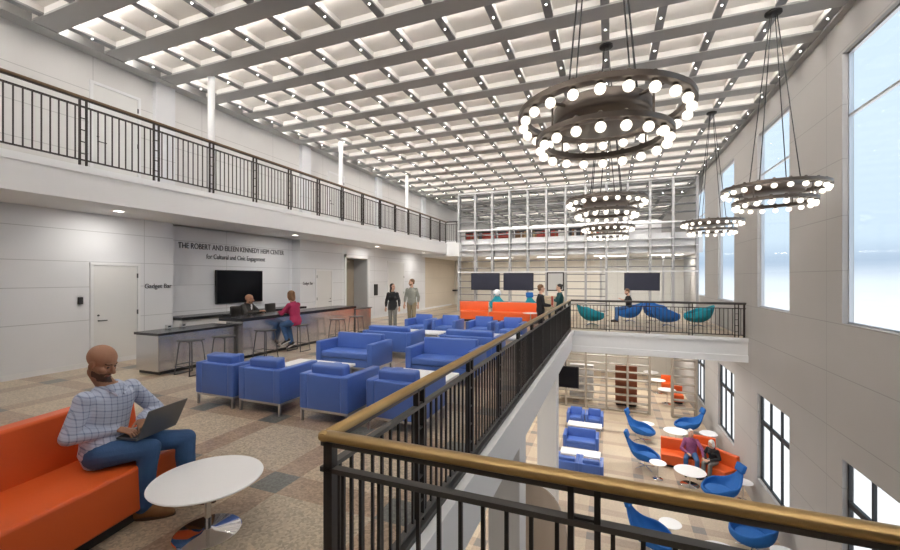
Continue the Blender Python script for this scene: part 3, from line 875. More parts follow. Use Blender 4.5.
# things on and behind the shelves
BC = [pr('book_brown', (.30, .16, .08), .6), pr('book_red', (.45, .06, .04), .6), pr('book_white', (.75, .73, .70), .6), pr('book_dark', (.05, .045, .05), .6), pr('book_tan', (.50, .36, .2), .6)]
rr = random.Random(4)
ordn = ('first', 'second', 'third', 'fourth', 'fifth', 'sixth', 'seventh', 'eighth')
cn = ('brown', 'red', 'white', 'dark', 'tan')
for k in range(8):
    xa = SX[k] + .06; xb = SX[k + 1] - .06; w = (xb - xa) / 2
    t = thing('low_bookcase', 'low dark bookcase on the far mezzanine in the %s bay from the white wall' % ordn[k], 'bookcase', ((xa + xb) / 2, 21.9, 3.92), 0, 'low bookcases on the mezzanine')
    MB().box(-w, w, .16, .18, 0, .46).build('back', M_gun, t)
    MB().box(-w, w, -.14, .16, 0, .04).build('base', M_gun, t)
    MB().box(-w, w, -.14, .18, .46, .49).build('top', M_gun, t)
    for sx in (-1, 1): MB().box(sx * w - .012, sx * w + .012, -.14, .18, 0, .46).build('side', M_gun, t)
    x = xa + .03; main = rr.choice((0, 1, 3, 0, 3, 1))
    while x < xb - .12:
        bw = rr.uniform(.07, .12); h = rr.uniform(.28, .38); c = main if rr.random() < .6 else rr.randrange(5)
        o = MB().box(-bw / 2, bw / 2, -.1, .12, 0, h).build('book', BC[c]); o.location = (x + bw / 2, 21.9, 3.96)
        tag(o, '%s thick book in the low mezzanine bookcase, %s bay from the white wall' % (cn[c], ordn[k]), 'book', 'books on the mezzanine')
        x += bw + .004
t = thing('storage_cabinet', 'red-brown cabinet seen behind the lower shelving', 'cabinet', (.75, 22.2, LZ))
MB().rbox(-.5, .5, -.2, .2, .08, 2.0, .01, 1).build('body', M_brown, t); MB().box(-.46, .46, -.18, .18, 0, .08).build('plinth', M_black, t)
for s in (-1, 1):
    d = MB().rbox(s * .25 - .24, s * .25 + .24, -.222, -.202, .1, 1.97, .004, 1).build('door', M_brown, t)
    MB().box(s * .04 - .008, s * .04 + .008, -.24, -.222, .9, 1.1).build('handle', M_gun, d)
t = thing('storage_cabinet', 'white cabinet seen behind the left bays of the lower shelving', 'cabinet', (-1.4, 22.6, LZ))
MB().rbox(-.6, .6, -.2, .2, .08, 1.8, .01, 1).build('body', M_white, t); MB().box(-.56, .56, -.18, .18, 0, .08).build('plinth', M_black, t)
for s in (-1, 1):
    d = MB().rbox(s * .3 - .29, s * .3 + .29, -.222, -.202, .1, 1.77, .004, 1).build('door', M_white, t)
    MB().box(s * .04 - .008, s * .04 + .008, -.24, -.222, .8, 1.0).build('handle', M_gun, d)
# books lying on the lower shelving
bk = 0
spots = []
for i in (4 + 2, 7, 8, 9, 11):
    for lv in (8, 9):
        if rr.random() < .25: continue
        n = rr.randint(2, 4); x = full[i][0] + rr.uniform(.05, .35)
        for k in range(n):
            w = rr.uniform(.03, .05); h = rr.uniform(.22, .29); c = rr.randrange(5)
            spots.append((x + w / 2, lv, w, h, c, i)); x += w + .004
bn = {6: 'first visible', 7: 'second', 8: 'third', 9: 'fourth', 11: 'last'}
for (x, lv, w, h, c, i) in spots:
    z = LZ + .06 + .365 * lv + .011
    o = MB().box(-w / 2, w / 2, -.1, .1, 0, h).build('book', BC[c]); o.location = (x, SY0 + .38, z)
    tag(o, '%s-spined book upright on the %s row of the lower shelving, %s bay' % (cn[c], 'top' if lv == 9 else 'second', bn[i]), 'book', 'books on the lower shelving')
# wall screens on the shelving
for x0, x1, z0, z1, lab in ((-6.96, -5.39, 1.16, 2.06, 'dark wall screen on the far shelving, toward the white wall'), (-5.18, -3.62, 1.16, 2.06, 'dark wall screen on the far shelving, beside the framed board'),
                            (.62, 2.12, 1.22, 2.04, 'dark wide screen on the far shelving above the seated man')):
    t = thing('wall_screen', lab, 'screen', ((x0 + x1) / 2, SY0 - .03, (z0 + z1) / 2)); w, h = (x1 - x0) / 2, (z1 - z0) / 2
    MB().rbox(-w, w, -.06, .03, -h, h, .008, 1).build('bezel', M_black, t)
    MB().box(-w + .02, w - .02, -.063, -.06, -h + .02, h - .02).build('screen', M_screen, t)
t = thing('framed_board', 'pale framed board with thick black frame on the shelving screen', 'board', (-2.53, SY0 - .045, 1.62))
q = MB().box(-.42, .42, -.04, .02, -.47, -.41).box(-.42, .42, -.04, .02, .41, .47).box(-.42, -.36, -.04, .02, -.41, .41).box(.36, .42, -.04, .02, -.41, .41); q.build('frame', M_black, t)
MB().box(-.36, .36, -.02, .0, -.41, .41).build('sheet', pr('board_sheet', (.48, .48, .47), .4), t)
t = thing('television', 'black television hanging from the slab over the lower blue seats', 'television', (-1.75, 17.6, -2.35))
MB().rbox(-.55, .55, -.04, .04, -.45, .45, .01, 1).build('bezel', M_black, t)
MB().box(-.52, .52, -.043, -.04, -.42, .42).build('screen', M_blacktv, t)
MB().cyl((0, .06, 0), (0, .06, 1.73), .025).box(-.1, .1, .03, .08, -.1, .1).build('hanger', M_gun, t)
# glazed room behind the right half of the screen
struct('trim_glazing', MB().box(-.5, -.42, 23.2, 23.3, 0, 2.98).box(1.0, 1.05, 23.2, 23.3, 0, 2.98).box(2.5, 2.58, 23.2, 23.3, 0, 2.98).box(-.5, 3.75, 23.2, 23.3, 2.35, 2.42), M_satin)
tag(MB().box(-.5, 3.75, 23.24, 23.25, 0, 2.98).build('partition_glass', M_glass), kind='structure')
# curved tan screen below, between the pillars
q = MB(); vs = []; fs = []; NA, NZ = 14, 10
for j in range(2):
    for i in range(NA + 1):
        a = R(100) - R(85) * i / NA; rad = .95 + .03 * j
        top = 1.70 - (.62 * max(0, (i / NA - .25) / .75) ** 2.2)
        for k in range(NZ + 1):
            vs.append((rad * math.cos(a), rad * math.sin(a), top * k / NZ))
W = NZ + 1; O = (NA + 1) * W
for i in range(NA):
    for k in range(NZ):
        a = i * W + k
        fs += [(a, a + 1, a + W + 1, a + W), (O + a, O + a + W, O + a + W + 1, O + a + 1)]
    a = i * W
    fs += [(a, a + W, O + a + W, O + a), (a + NZ, O + a + NZ, O + a + W + NZ, a + W + NZ)]
for k in range(NZ):
    fs += [(k, O + k, O + k + 1, k + 1), (NA * W + k, NA * W + k + 1, O + NA * W + k + 1, O + NA * W + k)]
q.add(vs, fs)
o = q.build('curved_screen', M_taupe, None, True, 50); o.location = (-1.75, 8.3, LZ)
tag(o, 'curved tan screen on the lower floor behind the near railing pickets', 'screen')

# ------------------------------------------------------------------ chandeliers
def chandelier(label, x, y, z):
    t = thing('chandelier', label, 'chandelier', (x, y, z), 0, 'ring chandeliers with globe bulbs')
    def ring(ro, wd, zz, h, nm):
        MB().lathe([(ro, zz), (ro, zz + h), (ro - .012, zz + h + .004), (ro - wd, zz + h + .004), (ro - wd, zz), (ro - wd + .01, zz - .004), (ro - .01, zz - .004)], 72, closed=True).build(nm, M_bronze, t, True, 50)
    ring(.765, .09, .0, .045, 'upper_ring'); ring(.60, .085, -.235, .045, 'lower_ring')
    MB().lathe([(0, -.07), (.41, -.07), (.43, -.05), (.43, .07), (.41, .09), (0, .09)], 48).build('drum', M_bronze, t, True, 50)
    for k in range(4):
        a = PI / 4 + k * PI / 2; c, s = math.cos(a), math.sin(a)
        MB().cyl((.42 * c, .42 * s, .025), (.69 * c, .69 * s, .022), .014).build('spoke', M_bronze, t)
        MB().cyl((.56 * c, .56 * s, -.2), (.56 * c, .56 * s, .02), .009).build('hanger_rod', M_bronze, t)
        MB().cyl((.40 * c, .40 * s, .06), (.05 * c, .05 * s, CEIL - z - .03), .008, n=6).build('cable', M_black, t)
    MB().lathe([(0, CEIL - z - .05), (.10, CEIL - z - .05), (.125, CEIL - z - .035), (.125, CEIL - z), (0, CEIL - z)], 24).build('canopy', M_black, t, True)
    bm = MB().ell((0, 0, -.058), (.044, .044, .044), 16, 10).mesh('bulb', [M_bulb], True, 180)
    sm = MB().lathe([(0, -.025), (.024, -.025), (.024, .052), (.024, .06), (.014, .072), (0, .074)], 10).mesh('lamp_socket', [M_bronze], True)
    for rr_, n, zz in ((.715, 22, 0), (.555, 18, -.235)):
        for k in range(n):
            a = 2 * PI * (k + .5) / n
            o = link('lamp_socket', sm, t); o.location = (rr_ * math.cos(a), rr_ * math.sin(a), zz)
            b = link('bulb', bm, o)
    return t
for x, y, z, lab in ((-.07, 4.0, 3.30, 'largest ring chandelier, hanging nearest over the opening'), (-.07, 8.58, 3.31, 'ring chandelier second in line behind the largest one'),
                  (-.07, 13.15, 3.31, 'smallest ring chandelier, farthest in line behind the largest one'), (2.63, 8.56, 3.33, 'ring chandelier before the nearest tall window at the stone wall'),
                  (2.63, 13.13, 3.33, 'ring chandelier farther along the stone wall, toward the shelving')):
    chandelier(lab, x, y, z)

# ------------------------------------------------------------------ people
def remesh(mb, name, mats, parent, vox, it=4, fac=.5):
    me = bpy.data.meshes.new('tmp'); me.from_pydata(mb.v, [], mb.f)
    bm = bmesh.new(); bm.from_mesh(me); bmesh.ops.recalc_face_normals(bm, faces=bm.faces[:]); bm.to_mesh(me); bm.free()
    ob = bpy.data.objects.new('tmp', me); COL.objects.link(ob)
    m = ob.modifiers.new('r', 'REMESH'); m.mode = 'VOXEL'; m.voxel_size = vox
    m = ob.modifiers.new('s', 'SMOOTH'); m.factor = fac; m.iterations = it
    dg = bpy.context.evaluated_depsgraph_get(); dg.update()
    out = bpy.data.meshes.new_from_object(ob.evaluated_get(dg))
    bpy.data.objects.remove(ob); bpy.data.meshes.remove(me)
    out.name = name
    out.materials.clear()
    for q in (mats if isinstance(mats, (list, tuple)) else [mats]): out.materials.append(q)
    out.shade_smooth()
    return link(name, out, parent)

def hand(mb, w, d, pn, side, s=1.0, curl=25):
    """w wrist, d pointing direction, pn palm-facing direction, side +1: thumb towards +side axis"""
    d = d.normalized(); pn = (pn - d * pn.dot(d)).normalized(); sd = d.cross(pn) * side
    L = .095 * s
    mb.loft([(w - d * .02 * s, sd * .026 * s, pn * .018 * s), (w + d * .02 * s, sd * .032 * s, pn * .017 * s), (w + d * .06 * s, sd * .041 * s, pn * .015 * s), (w + d * L, sd * .040 * s, pn * .012 * s), (w + d * (L + .006 * s), sd * .034 * s, pn * .008 * s)], 14)
    for k, (off, ln) in enumerate(((.031, .078), (.0105, .088), (-.0105, .082), (-.031, .064))):
        p = w + d * (L - .006 * s) + sd * off * s; dd = (d + sd * off * 2.2).normalized(); r = .0088 * s
        for q, fr in enumerate((.42, .32, .26)):
            a = math.radians(curl * (.5 if q == 0 else 1)); dd = (dd * math.cos(a) + pn * math.sin(a)).normalized()
            p2 = p + dd * (ln * fr * s); mb.cap(p, r, p2, r * .9, 8); p, r = p2, r * .9
    p = w + d * .022 * s + sd * .028 * s; dd = (d * .75 + sd * .62 + pn * .25).normalized(); r = .0115 * s
    for fr in (.042, .034, .028):
        p2 = p + dd * fr * s; mb.cap(p, r, p2, r * .88, 8); p, r = p2, r * .88; dd = (dd + d * .25 - sd * .12).normalized()

def person(label, loc, yaw, J, C, s=1.0, vox=.008, look=(0, 0), hair='none', beard=None, fem=False, group=None, handn=None, curl=25):
    """J: joints in local axes (x forward, y left, z up, metres)"""
    t = thing('person', label, 'person', loc, yaw)
    g = {k: V(q) for k, q in J.items()}
    pel, che, hd = g['pel'], g['che'], g['hd']
    spine = (che - pel).normalized()
    left = (g['shL'] - g['shR']).normalized(); lp = (g['hpL'] - g['hpR']).normalized()
    fw = left.cross(spine).normalized(); fp = lp.cross(V((0, 0, 1))).normalized()
    if J.get('sit'): fp = lp.cross(spine).normalized()
    nb = (g['shL'] + g['shR']) / 2 + spine * .058 * s
    wst = pel.lerp(che, .45)
    hw, cw = (.165, .155) if fem else (.165, .175)
    def torso(mb, e, full=True):
        S = [(pel - spine * .10 * s, lp * (.11 * s + e), fp * (.085 * s + e)), (pel, lp * (hw * s + e), fp * (.118 * s + e)), (pel.lerp(wst, .6), (lp + left) * .5 * (.15 * s + e), (fp + fw) * .5 * (.112 * s + e)),
             (wst, left * ((.125 if fem else .148) * s + e), fw * (.10 * s + e)), (wst.lerp(che, .6), left * (.158 * s + e), fw * (.112 * s + e)), (che, left * (cw * s + e), fw * (.118 * s + e)),
             (che.lerp(nb, .55), left * ((cw - .005) * s + e), fw * (.10 * s + e)), (nb - spine * .02 * s, left * (.115 * s + e), fw * (.075 * s + e)), (nb + spine * .025 * s, left * (.06 * s + e * .6), fw * (.06 * s + e * .6))]
        mb.loft(S, 20)
        for q in 'LR': mb.ell(g['sh' + q], (.055 * s + e, .055 * s + e, .055 * s + e))
        if fem:
            for sg in (-1, 1): mb.ell(che + fw * .085 * s + left * sg * .07 * s - spine * .02, (.06 * s + e, .06 * s + e, .06 * s + e))
    def arm(mb, q, e, to=1.0, fore=True):
        sh, el, wr = g['sh' + q], g['el' + q], g['wr' + q]
        mb.cap(sh, .052 * s + e * .8, el, .042 * s + e)
        mid = el.lerp(wr, .3); mb.cap(el, .041 * s + e, mid, .042 * s + e); mb.cap(mid, .042 * s + e, el.lerp(wr, to), .028 * s + e)
    def leg(mb, q, e, to=1.0, hem=0):
        hp, kn, an = g['hp' + q], g['kn' + q], g['an' + q]
        mb.cap(hp, .088 * s + e, kn, .058 * s + e)
        m1 = kn.lerp(an, .3); bk = (hp - kn).normalized() * .012
        mb.cap(kn, .056 * s + e, m1 + bk, .056 * s + e + hem * .3); mb.cap(m1 + bk, .056 * s + e + hem * .3, kn.lerp(an, to), .037 * s + e + hem)
    # head frame
    hy, hp_ = math.radians(look[0]), math.radians(look[1])
    f = V((math.cos(hy) * math.cos(hp_), math.sin(hy) * math.cos(hp_), math.sin(hp_))); l = V((-math.sin(hy), math.cos(hy), 0)); u = f.cross(l)
    k = s ** .5
    def H(a, b, c): return hd + (f * a + l * b + u * c) * k
    def E(mb, c, r): mb.ell(H(*c), (f * r[0] * k, l * r[1] * k, u * r[2] * k), 20, 14)
    b = MB(); torso(b, -.004)
    for q in 'LR':
        arm(b, q, -.003); leg(b, q, -.004)
        hn = (handn or {}).get(q, V((0, 0, -1)))
        dirw = g['hd' + q] if ('hd' + q) in g else (g['wr' + q] - g['el' + q])
        dn = dirw.normalized(); pn_ = (hn - dn * hn.dot(dn)); sgn = 1 if (dn.cross(pn_)).dot(left * (-1 if q == 'L' else 1)) > 0 else -1
        hand(b, g['wr' + q], dn, hn, sgn, s, curl)
        an = g['an' + q]; td = g['toe' + q] if ('toe' + q) in g else V((1, 0, 0))
        b.cap(an - V((0, 0, .02)), .034 * s, an + td * .13 * s - V((0, 0, .05 * s)), .026 * s)
    b.cap(nb - spine * .02, .060 * s, H(-.012, 0, -.075), .050 * k)
    E(b, (-.012, 0, .038), (.097, .077, .088)); E(b, (.015, 0, -.035), (.074, .064, .085)); E(b, (.030, 0, -.085), (.048, .045, .036)); E(b, (.066, 0, -.100), (.022, .026, .018))
    b.cap(H(.086, 0, .005), .009 * k, H(.108, 0, -.030), .0135 * k); E(b, (.094, 0, -.036), (.014, .020, .009))
    E(b, (.070, 0, .024), (.020, .052, .012)); E(b, (.058, .04, -.025), (.026, .022, .022)); E(b, (.058, -.04, -.025), (.026, .022, .022))
    E(b, (.086, 0, -.058), (.009, .024, .007)); E(b, (.083, 0, -.070), (.010, .021, .007))
    for sg in (-1, 1):
        E(b, (-.006, sg * .076, -.012), (.020, .009, .033)); E(b, (.072, sg * .031, .002), (.013, .015, .011))
    body = remesh(b, 'body', [C['skin'], M_eye, M_lip, beard or C['skin'], C.get('brow', beard or C.get('hair', M_hairblk))], t, vox, 3)
    for pl in body.data.polygons:
        q = (pl.center - hd) / k; a, bb, c = q.dot(f), q.dot(l), q.dot(u)
        if abs(a) > .14 or abs(bb) > .11 or abs(c) > .14: continue
        mi = 0
        if a > .06 and (abs(bb) - .031) ** 2 / .013 ** 2 + (c - .002) ** 2 / .0065 ** 2 < 1: mi = 1
        elif a > .055 and .016 < abs(bb) < .050 and .020 < c < .0275: mi = 4
        elif a > .07 and abs(bb) < .023 and -.076 < c < -.055: mi = 2
        elif beard and c > -.135:
            ab = abs(bb)
            if (ab < .050 and -.125 < c < -.078 and a > .035) or (ab < .034 and -.055 < c < -.047 and a > .075) or (.024 < ab < .05 and -.09 < c < -.052 and a > .045) or (ab >= .04 and -.10 < c < -.05 and 0 < a < .075 and c < -.042 - .3 * a): mi = 3
        pl.material_index = mi
    # clothes
    b = MB(); torso(b, .013)
    if C.get('long'): b.loft([(pel - V((0, 0, .16 * s)), lp * (.185 * s), fp * (.14 * s)), (pel, lp * (.185 * s), fp * (.138 * s)), (wst, left * .165 * s, fw * .125 * s)], 18)
    for q in 'LR': arm(b, q, .013, C.get('sleeve', .94))
    top = remesh(b, C.get('topname', 'shirt'), C['top'], t, max(vox, .007), 5)
    b = MB()
    for q, sg in (('L', 1), ('R', -1)):
        b.tube([nb + (left * (sg * .074) - fw * .02 + spine * .020) * s, nb + (left * (sg * .072) + fw * .035 + spine * .006) * s, nb + (left * (sg * .046) + fw * .092 - spine * .022) * s, nb + (left * (sg * .022) + fw * .112 - spine * .056) * s], [.012 * s, .013 * s, .015 * s, .008 * s], 8)
    b.tube([nb + (left * .074 - fw * .02 + spine * .020) * s, nb + (-fw * .082 + spine * .028) * s, nb + (left * -.074 - fw * .02 + spine * .020) * s], .012 * s, 8)
    b.build('collar', C.get('collar', C['top']), t, True)
    if 'inner' in C:
        MB().ell(che.lerp(nb, .35) + fw * .105 * s, (left * .035 * s, spine * .11 * s, fw * .025 * s)).build('shirt_front', C['inner'], t, True)
    b = MB()
    b.loft([(pel - spine * .10 * s, lp * (.115 * s), fp * (.09 * s)), (pel, lp * (hw * s + .008), fp * (.118 * s + .008)), (pel.lerp(wst, .55), lp * .153 * s, fp * .118 * s)], 18)
    for q in 'LR': leg(b, q, .010, .97, .012)
    remesh(b, 'trousers', C['legs'], t, max(vox, .007), 5)
    for q in 'LR':
        an = g['an' + q]; td = (g['toe' + q] if ('toe' + q) in g else V((1, 0, 0))).normalized()
        up = V((0, 0, 1)) - td * td.z; up.normalize(); sd = up.cross(td)
        base = an - up * .085 * s
        def SP(a, h): return base + td * a * s + up * h * s
        secs = [(SP(-.065, .045), sd * .018 * s, up * .028 * s), (SP(-.058, .048), sd * .034 * s, up * .044 * s), (SP(-.02, .052), sd * .038 * s, up * .05 * s), (SP(.05, .046), sd * .039 * s, up * .044 * s), (SP(.11, .036), sd * .045 * s, up * .034 * s), (SP(.165, .030), sd * .042 * s, up * .027 * s), (SP(.20, .024), sd * .026 * s, up * .018 * s), (SP(.208, .02), sd * .012 * s, up * .010 * s)]
        sh = MB().loft(secs, 16, pw=.85).build('shoe', C['shoe'], t, True, 70)
        poly = []
        for k2 in range(20):
            a = 2 * PI * k2 / 20; ca, sa = math.cos(a), math.sin(a)
            poly.append(base + td * (.072 + .143 * ca) * s + sd * (.043 - .006 * ca * 0) * sa * s)
        vs = [p + up * .0 for p in poly] + [p + up * .018 * s for p in poly]
        MB().add(vs, [tuple(range(20))[::-1], tuple(range(20, 40))] + [(i, (i + 1) % 20, 20 + (i + 1) % 20, 20 + i) for i in range(20)]).build('sole', C.get('sole', M_sole), sh)
    # hair
    if hair != 'none':
        b = MB(); E(b, (-.024, 0, .052), (.098, .084, .086))
        if hair in ('short', 'bob', 'long', 'bun'):
            E(b, (-.055, 0, .00), (.058, .078, .075))
        if hair in ('bob', 'long'):
            for sg in (-1, 1): E(b, (-.02, sg * .066, -.03), (.05, .024, .09))
            E(b, (-.065, 0, -.055), (.045, .075, .095))
        if hair == 'long':
            E(b, (-.075, 0, -.14), (.04, .085, .12))
        if hair == 'bun': E(b, (-.115, 0, .06), (.04, .04, .04))
        remesh(b, 'hair', C['hair'], t, .006, 3)
    return t

def sit(seat=.45, lean=8, kn=.44, spread=.13, foot=0, s=1.0, arms=None):
    """seated pose: pelvis over the origin"""
    pz = seat + .10 * s; a = math.radians(lean)
    up = V((math.sin(a), 0, math.cos(a)))
    pel = V((0, 0, pz)); che = pel + up * .34 * s; sh = pel + up * .43 * s; hd = pel + up * .60 * s + V((.05, 0, .075 * s))
    J = {'pel': pel, 'che': che, 'hd': hd, 'sit': 1 and (1, 1, 1)}
    for q, sg in (('L', 1), ('R', -1)):
        J['sh' + q] = sh + V((0, sg * .168 * s, 0)); J['hp' + q] = pel + V((.02, sg * .09 * s, -.005))
        J['kn' + q] = V((kn * s, sg * spread, seat + .075 * s)); J['an' + q] = V((kn * s + foot, sg * spread, .085 * s))
        J['el' + q] = sh + V((.05, sg * .24 * s, -.27 * s)); J['wr' + q] = sh + V((.26 * s, sg * .13 * s, -.33 * s))
    J.update(arms or {})
    return J
def stand(s=1.0, arms=None, stride=.0):
    J = {'pel': (0, 0, .95 * s), 'che': (0.0, 0, 1.28 * s), 'hd': (.025, 0, 1.665 * s)}
    for q, sg in (('L', 1), ('R', -1)):
        J['sh' + q] = V((0, sg * .165, 1.40)) * s; J['hp' + q] = V((0, sg * .09, .92)) * s
        J['kn' + q] = V((.03 + sg * stride * .5, sg * .095, .50)) * s; J['an' + q] = V((sg * stride - .02 * (stride > 0), sg * .10, .085)) * s
        J['el' + q] = V((-.03, sg * .245, 1.13)) * s; J['wr' + q] = V((.06, sg * .255, .88)) * s
    J.update(arms or {})
    return J
DN = V((0, 0, -1))
# the man with the laptop on the orange sofa
MANP = V((-3.50, 1.84, 0)); MANY = R(35)
def ML(x, y, z): return Matrix.Rotation(-MANY, 3, 'Z') @ (V((x, y, z)) - MANP)
J = sit(.425, 6, .43, .16, -.01)
J['hd'] = ML(-3.44, 1.80, 1.185); J['shL'] = ML(-3.505, 2.03, .94); J['shR'] = ML(-3.445, 1.70, .932); J['che'] = ML(-3.495, 1.86, .845)
J['elL'] = ML(-3.50, 2.22, .72); J['elR'] = ML(-3.43, 1.60, .71); J['wrL'] = ML(-3.43, 2.06, .69); J['wrR'] = ML(-3.40, 1.87, .685)
J['hdL'] = Matrix.Rotation(-MANY, 3, 'Z') @ V((.9, -.35, -.25)); J['hdR'] = Matrix.Rotation(-MANY, 3, 'Z') @ V((.8, .45, -.22))
J['knL'] = ML(-3.14, 2.22, .525); J['anL'] = ML(-3.14, 2.24, .085); J['knR'] = ML(-3.20, 1.99, .525); J['anR'] = ML(-3.25, 1.965, .085)
J['toeR'] = Matrix.Rotation(-MANY, 3, 'Z') @ V((.8, .6, 0)); J['toeL'] = Matrix.Rotation(-MANY, 3, 'Z') @ V((.9, .4, 0))
person('bald bearded man in plaid shirt and jeans typing on a laptop', MANP, MANY, J,
       {'skin': M_skin, 'top': M_plaid, 'legs': M_jeans, 'shoe': M_suede, 'collar': M_plaid}, vox=.0045, look=(-12, -24), beard=M_beard, curl=28)
t = thing('laptop', 'grey laptop open on the seated man\'s knees', 'laptop', (-3.355, 2.04, .608), R(11))
MB().rbox(-.13, .12, -.17, .17, 0, .016, .005, 2).build('base', M_laptop, t)
MB().box(-.085, .09, -.15, .15, .0161, .0175).build('keyboard', M_keys, t)
lm = Matrix.Translation((.122, 0, .014)) @ Matrix.Rotation(R(26), 4, 'Y')
ld = MB().rbox(-.004, .004, -.17, .17, 0, .235, .0035, 2, mat=lm).build('lid', M_laptop, t)
scr = MB(); scr.add([lm @ V(q) for q in ((-.0045, -.16, .012), (-.0045, .16, .012), (-.0045, .16, .226), (-.0045, -.16, .226))], [(0, 1, 2, 3)]); scr.build('screen', M_blacktv, ld)

# at the bar
J = sit(.55, 6, .40, .12, -.05, arms={'wrL': (.42, .06, .955), 'wrR': (.42, -.10, .955), 'elL': (.20, .27, .90), 'elR': (.20, -.27, .90), 'hd': (.10, 0, 1.255)})
J['anL'] = V((.30, .1, .30)); J['anR'] = V((.30, -.1, .30))
person('bald bearded man in dark jacket seated behind the tall bar', (-8.70, 7.72, 0), R(15), J,
       {'skin': M_skin, 'top': M_darkcl, 'legs': M_greycl, 'shoe': M_black, 'inner': M_whitecl, 'topname': 'jacket'}, look=(25, -5), beard=M_beardR)
J = sit(.645, 10, .36, .07, .03, s=.94, arms={'wrL': (.47, .02, .965), 'wrR': (.45, -.12, .965), 'elL': (.24, .20, .95), 'elR': (.22, -.22, .95)})
J['knL'] = V((.35, .07, .66)); J['knR'] = V((.33, -.09, .68)); J['anL'] = V((.22, .04, .31)); J['anR'] = V((.17, -.05, .22)); J['toeL'] = V((.9, .1, -.4)); J['toeR'] = V((.9, 0, -.45))
person('woman in magenta top and jeans on a stool at the bar', (-7.10, 7.75, 0), R(183), J,
       {'skin': M_skinL, 'top': M_magenta, 'legs': M_jeans, 'shoe': M_black, 'hair': M_hairbrn, 'sole': M_whitecl, 'topname': 'sweater'}, s=.94, look=(-5, -8), hair='bob', fem=True)
# walking couple
J = stand(.895, stride=.12)
person('woman in black top and grey trousers walking past the wall', (-6.95, 12.2, 0), R(-65), J,
       {'skin': M_skinL, 'top': M_blackcl, 'legs': M_greycl, 'shoe': M_black, 'hair': M_hairblk, 'long': True, 'sleeve': .75, 'topname': 'blouse'}, s=.895, look=(45, 5), hair='long', fem=True)
J = stand(.985, stride=.10)
person('man in grey shirt and khaki trousers walking beside her', (-6.55, 12.85, 0), R(-80), J,
       {'skin': M_skinL, 'top': M_olivegr, 'legs': M_khaki, 'shoe': M_suede, 'hair': M_hairbrn, 'sleeve': .6}, s=.985, look=(-55, 0), hair='short', beard=M_beardR)
# pair at the far corner of the railing
J = stand(.90, arms={'elR': (.05, -.22, 1.04), 'wrR': (.26, -.12, 1.02), 'elL': (.05, .22, 1.04), 'wrL': (.26, .10, 1.02)})
PA = person('dark-haired person in black holding a red folder by the long railing', (-1.85, 11.7, 0), R(20), J,
       {'skin': M_skinL, 'top': M_blackcl, 'legs': M_blackcl, 'shoe': M_black, 'hair': M_hairbrn, 'sleeve': .9}, s=.90, look=(5, 0), hair='short')
t = thing('folder', 'red folder held by the person in black', 'folder', V((-1.85, 11.7, 1.0)) + Matrix.Rotation(R(20), 3, 'Z') @ V((.34, -.02, 0)), R(20))
MB().rbox(-.012, .0, -.12, .12, -.02, .28, .003, 1).build('cover', M_red, t); MB().box(0, .006, -.115, .115, -.015, .275).build('papers', M_white, t)
J = stand(.89, arms={'elR': (.08, -.22, 1.04), 'wrR': (.28, -.08, 1.08), 'elL': (.08, .22, 1.04), 'wrL': (.28, .06, 1.08)})
person('dark-haired person in dark teal top at the railing corner', (-1.55, 13.85, 0), R(195), J,
       {'skin': M_skinL, 'top': pr('dark_teal_cloth', (.01, .07, .075), .8), 'legs': M_blackcl, 'shoe': M_black, 'hair': M_hairblk, 'sleeve': .6}, s=.89, look=(0, -8), hair='bun', fem=True)
# seated man on the far balcony
J = sit(.46, 2, .46, .12, .02, arms={'wrL': (.28, .08, .92), 'wrR': (.30, -.05, .94), 'elL': (.10, .26, .83), 'elR': (.10, -.26, .83)})
person('man in dark clothes and jeans seated in a blue tub chair', (.72, 18.1, 0), R(190), J,
       {'skin': M_skinL, 'top': M_blackcl, 'legs': M_jeans, 'shoe': M_black, 'hair': M_hairbrn, 'sleeve': .5}, look=(5, -15), hair='short', beard=M_beard)
# elderly couple on the lower sofa
J = sit(.435, -24, .46, .16, .02, arms={'wrL': (.36, .34, .62), 'elL': (.10, .32, .74), 'wrR': (.26, -.12, .64), 'elR': (.06, -.28, .68)})
person('white-haired man in purple shirt and jeans leaning back on the orange sofa', (2.52, 15.50, LZ), R(-98), J,
       {'skin': M_skinL, 'top': M_purple, 'legs': M_jeans, 'shoe': M_black, 'hair': M_hairwht}, look=(25, 5), hair='short')
J = sit(.435, 10, .44, .10, .05, s=.86, arms={'wrL': (.30, .06, .62), 'wrR': (.32, -.06, .62), 'elL': (.10, .24, .68), 'elR': (.10, -.24, .68)})
person('white-haired woman in black top seated on the orange sofa', (3.10, 15.20, LZ), R(-130), J,
       {'skin': M_skinL, 'top': M_blackcl, 'legs': M_greycl, 'shoe': M_black, 'hair': M_hairwht, 'topname': 'sweater'}, s=.86, look=(-20, -15), hair='bob', fem=True)

# ------------------------------------------------------------------ light
def area(name, loc, sx, sy, power, col=(1, .95, .88), rot=(0, 0, 0)):
    l = bpy.data.lights.new(name, 'AREA'); l.shape = 'RECTANGLE'; l.size = sx; l.size_y = sy; l.energy = power; l.color = col
    o = bpy.data.objects.new(name, l); COL.objects.link(o); o.location = loc; o.rotation_euler = rot
    return o
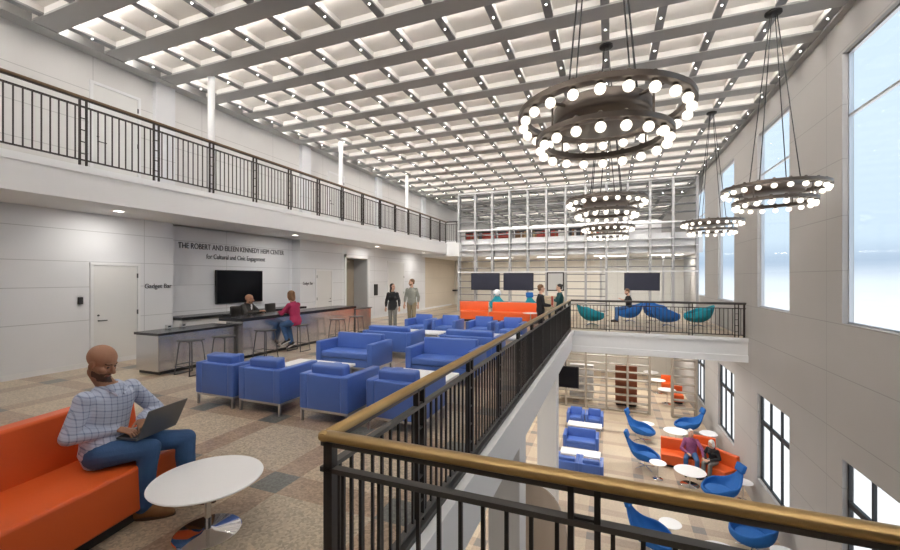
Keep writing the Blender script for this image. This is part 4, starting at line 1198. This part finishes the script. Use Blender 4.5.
# luminous panels on the slab undersides, each doubled by an area lamp
n = 0
def soffit(x, y, z, sx, sy, p):
    global n
    n += 1
    t = tag(bpy.data.objects.new('trim_soffit_and_fill_light_%d' % n, None), kind='structure'); COL.objects.link(t); t.location = (x, y, z)
    MB().box(-sx / 2 - .03, sx / 2 + .03, -sy / 2 - .03, sy / 2 + .03, -.006, .0).build('light_frame', M_white, t)
    MB().box(-sx / 2, sx / 2, -sy / 2, sy / 2, -.011, -.006).build('diffuser', M_light, t)
    area('soffit_and_fill_lamp', (x, y, z - .02), sx * .9, sy * .9, p)
for y in (5.0, 9.8, 14.5, 19): soffit(-9.0, y, BZ0, .12, .12, 7)
for x in (-6, -3, 0, 2.6): soffit(x, 23.0, 2.98, 1.6, .3, 25)
for y in (9, 13, 17, 20): soffit(-3.4, y, -.62, 1.2, .3, 22)  # from here on, panels added as fill to brighten the lower floor
for x in (-.2, 2.0): soffit(x, 16.2, -.70 + .08, 1.2, .3, 16); soffit(x, 19.2, -.62, 1.2, .3, 16)
for x in (-.5, 2.0): soffit(x, 24.5, -.62, 1.6, .3, 45)
soffit(-5.5, 6, -.62, 1.2, .3, 20); soffit(-5.5, 14, -.62, 1.2, .3, 20)

w = bpy.data.worlds.new('daylight'); SC.world = w; w.use_nodes = True
nt = w.node_tree; bg = nt.nodes['Background']
tc = nt.nodes.new('ShaderNodeTexCoord'); sp = nt.nodes.new('ShaderNodeSeparateXYZ'); nt.links.new(tc.outputs['Generated'], sp.inputs[0])
mp = nt.nodes.new('ShaderNodeMapRange'); mp.inputs[1].default_value = -1; mp.inputs[2].default_value = 1
nt.links.new(sp.outputs['Z'], mp.inputs[0])
cr = nt.nodes.new('ShaderNodeValToRGB'); nt.links.new(mp.outputs[0], cr.inputs[0])
e = cr.color_ramp.elements
e[0].position = .0; e[0].color = (1, 1, 1, 1); e[1].position = 1; e[1].color = (.5, .68, .9, 1)
for p, c in ((.46, (1, 1, 1)), (.497, (.80, .88, .95)), (.515, (.44, .55, .68)), (.535, (.62, .75, .86)), (.62, (.66, .79, .90)), (.75, (.64, .78, .90))):
    q = e.new(p); q.color = (*c, 1)
nt.links.new(cr.outputs[0], bg.inputs[0]); bg.inputs[1].default_value = .46

# ------------------------------------------------------------------ camera
cam = bpy.data.cameras.new('camera'); co = bpy.data.objects.new('camera', cam); COL.objects.link(co)
co.location = (0, 0, 1.8); co.rotation_euler = (PI / 2, 0, R(21.6))
cam.sensor_width = 36; cam.lens = 36 * 404 / 900; cam.shift_y = 3 / 900
cam.clip_start = .05; cam.clip_end = 200
SC.camera = co
SC.view_settings.view_transform = 'Standard'; SC.view_settings.look = 'None'
SC.view_settings.exposure = 1.4; SC.view_settings.gamma = 1
SC.cycles.max_bounces = 8
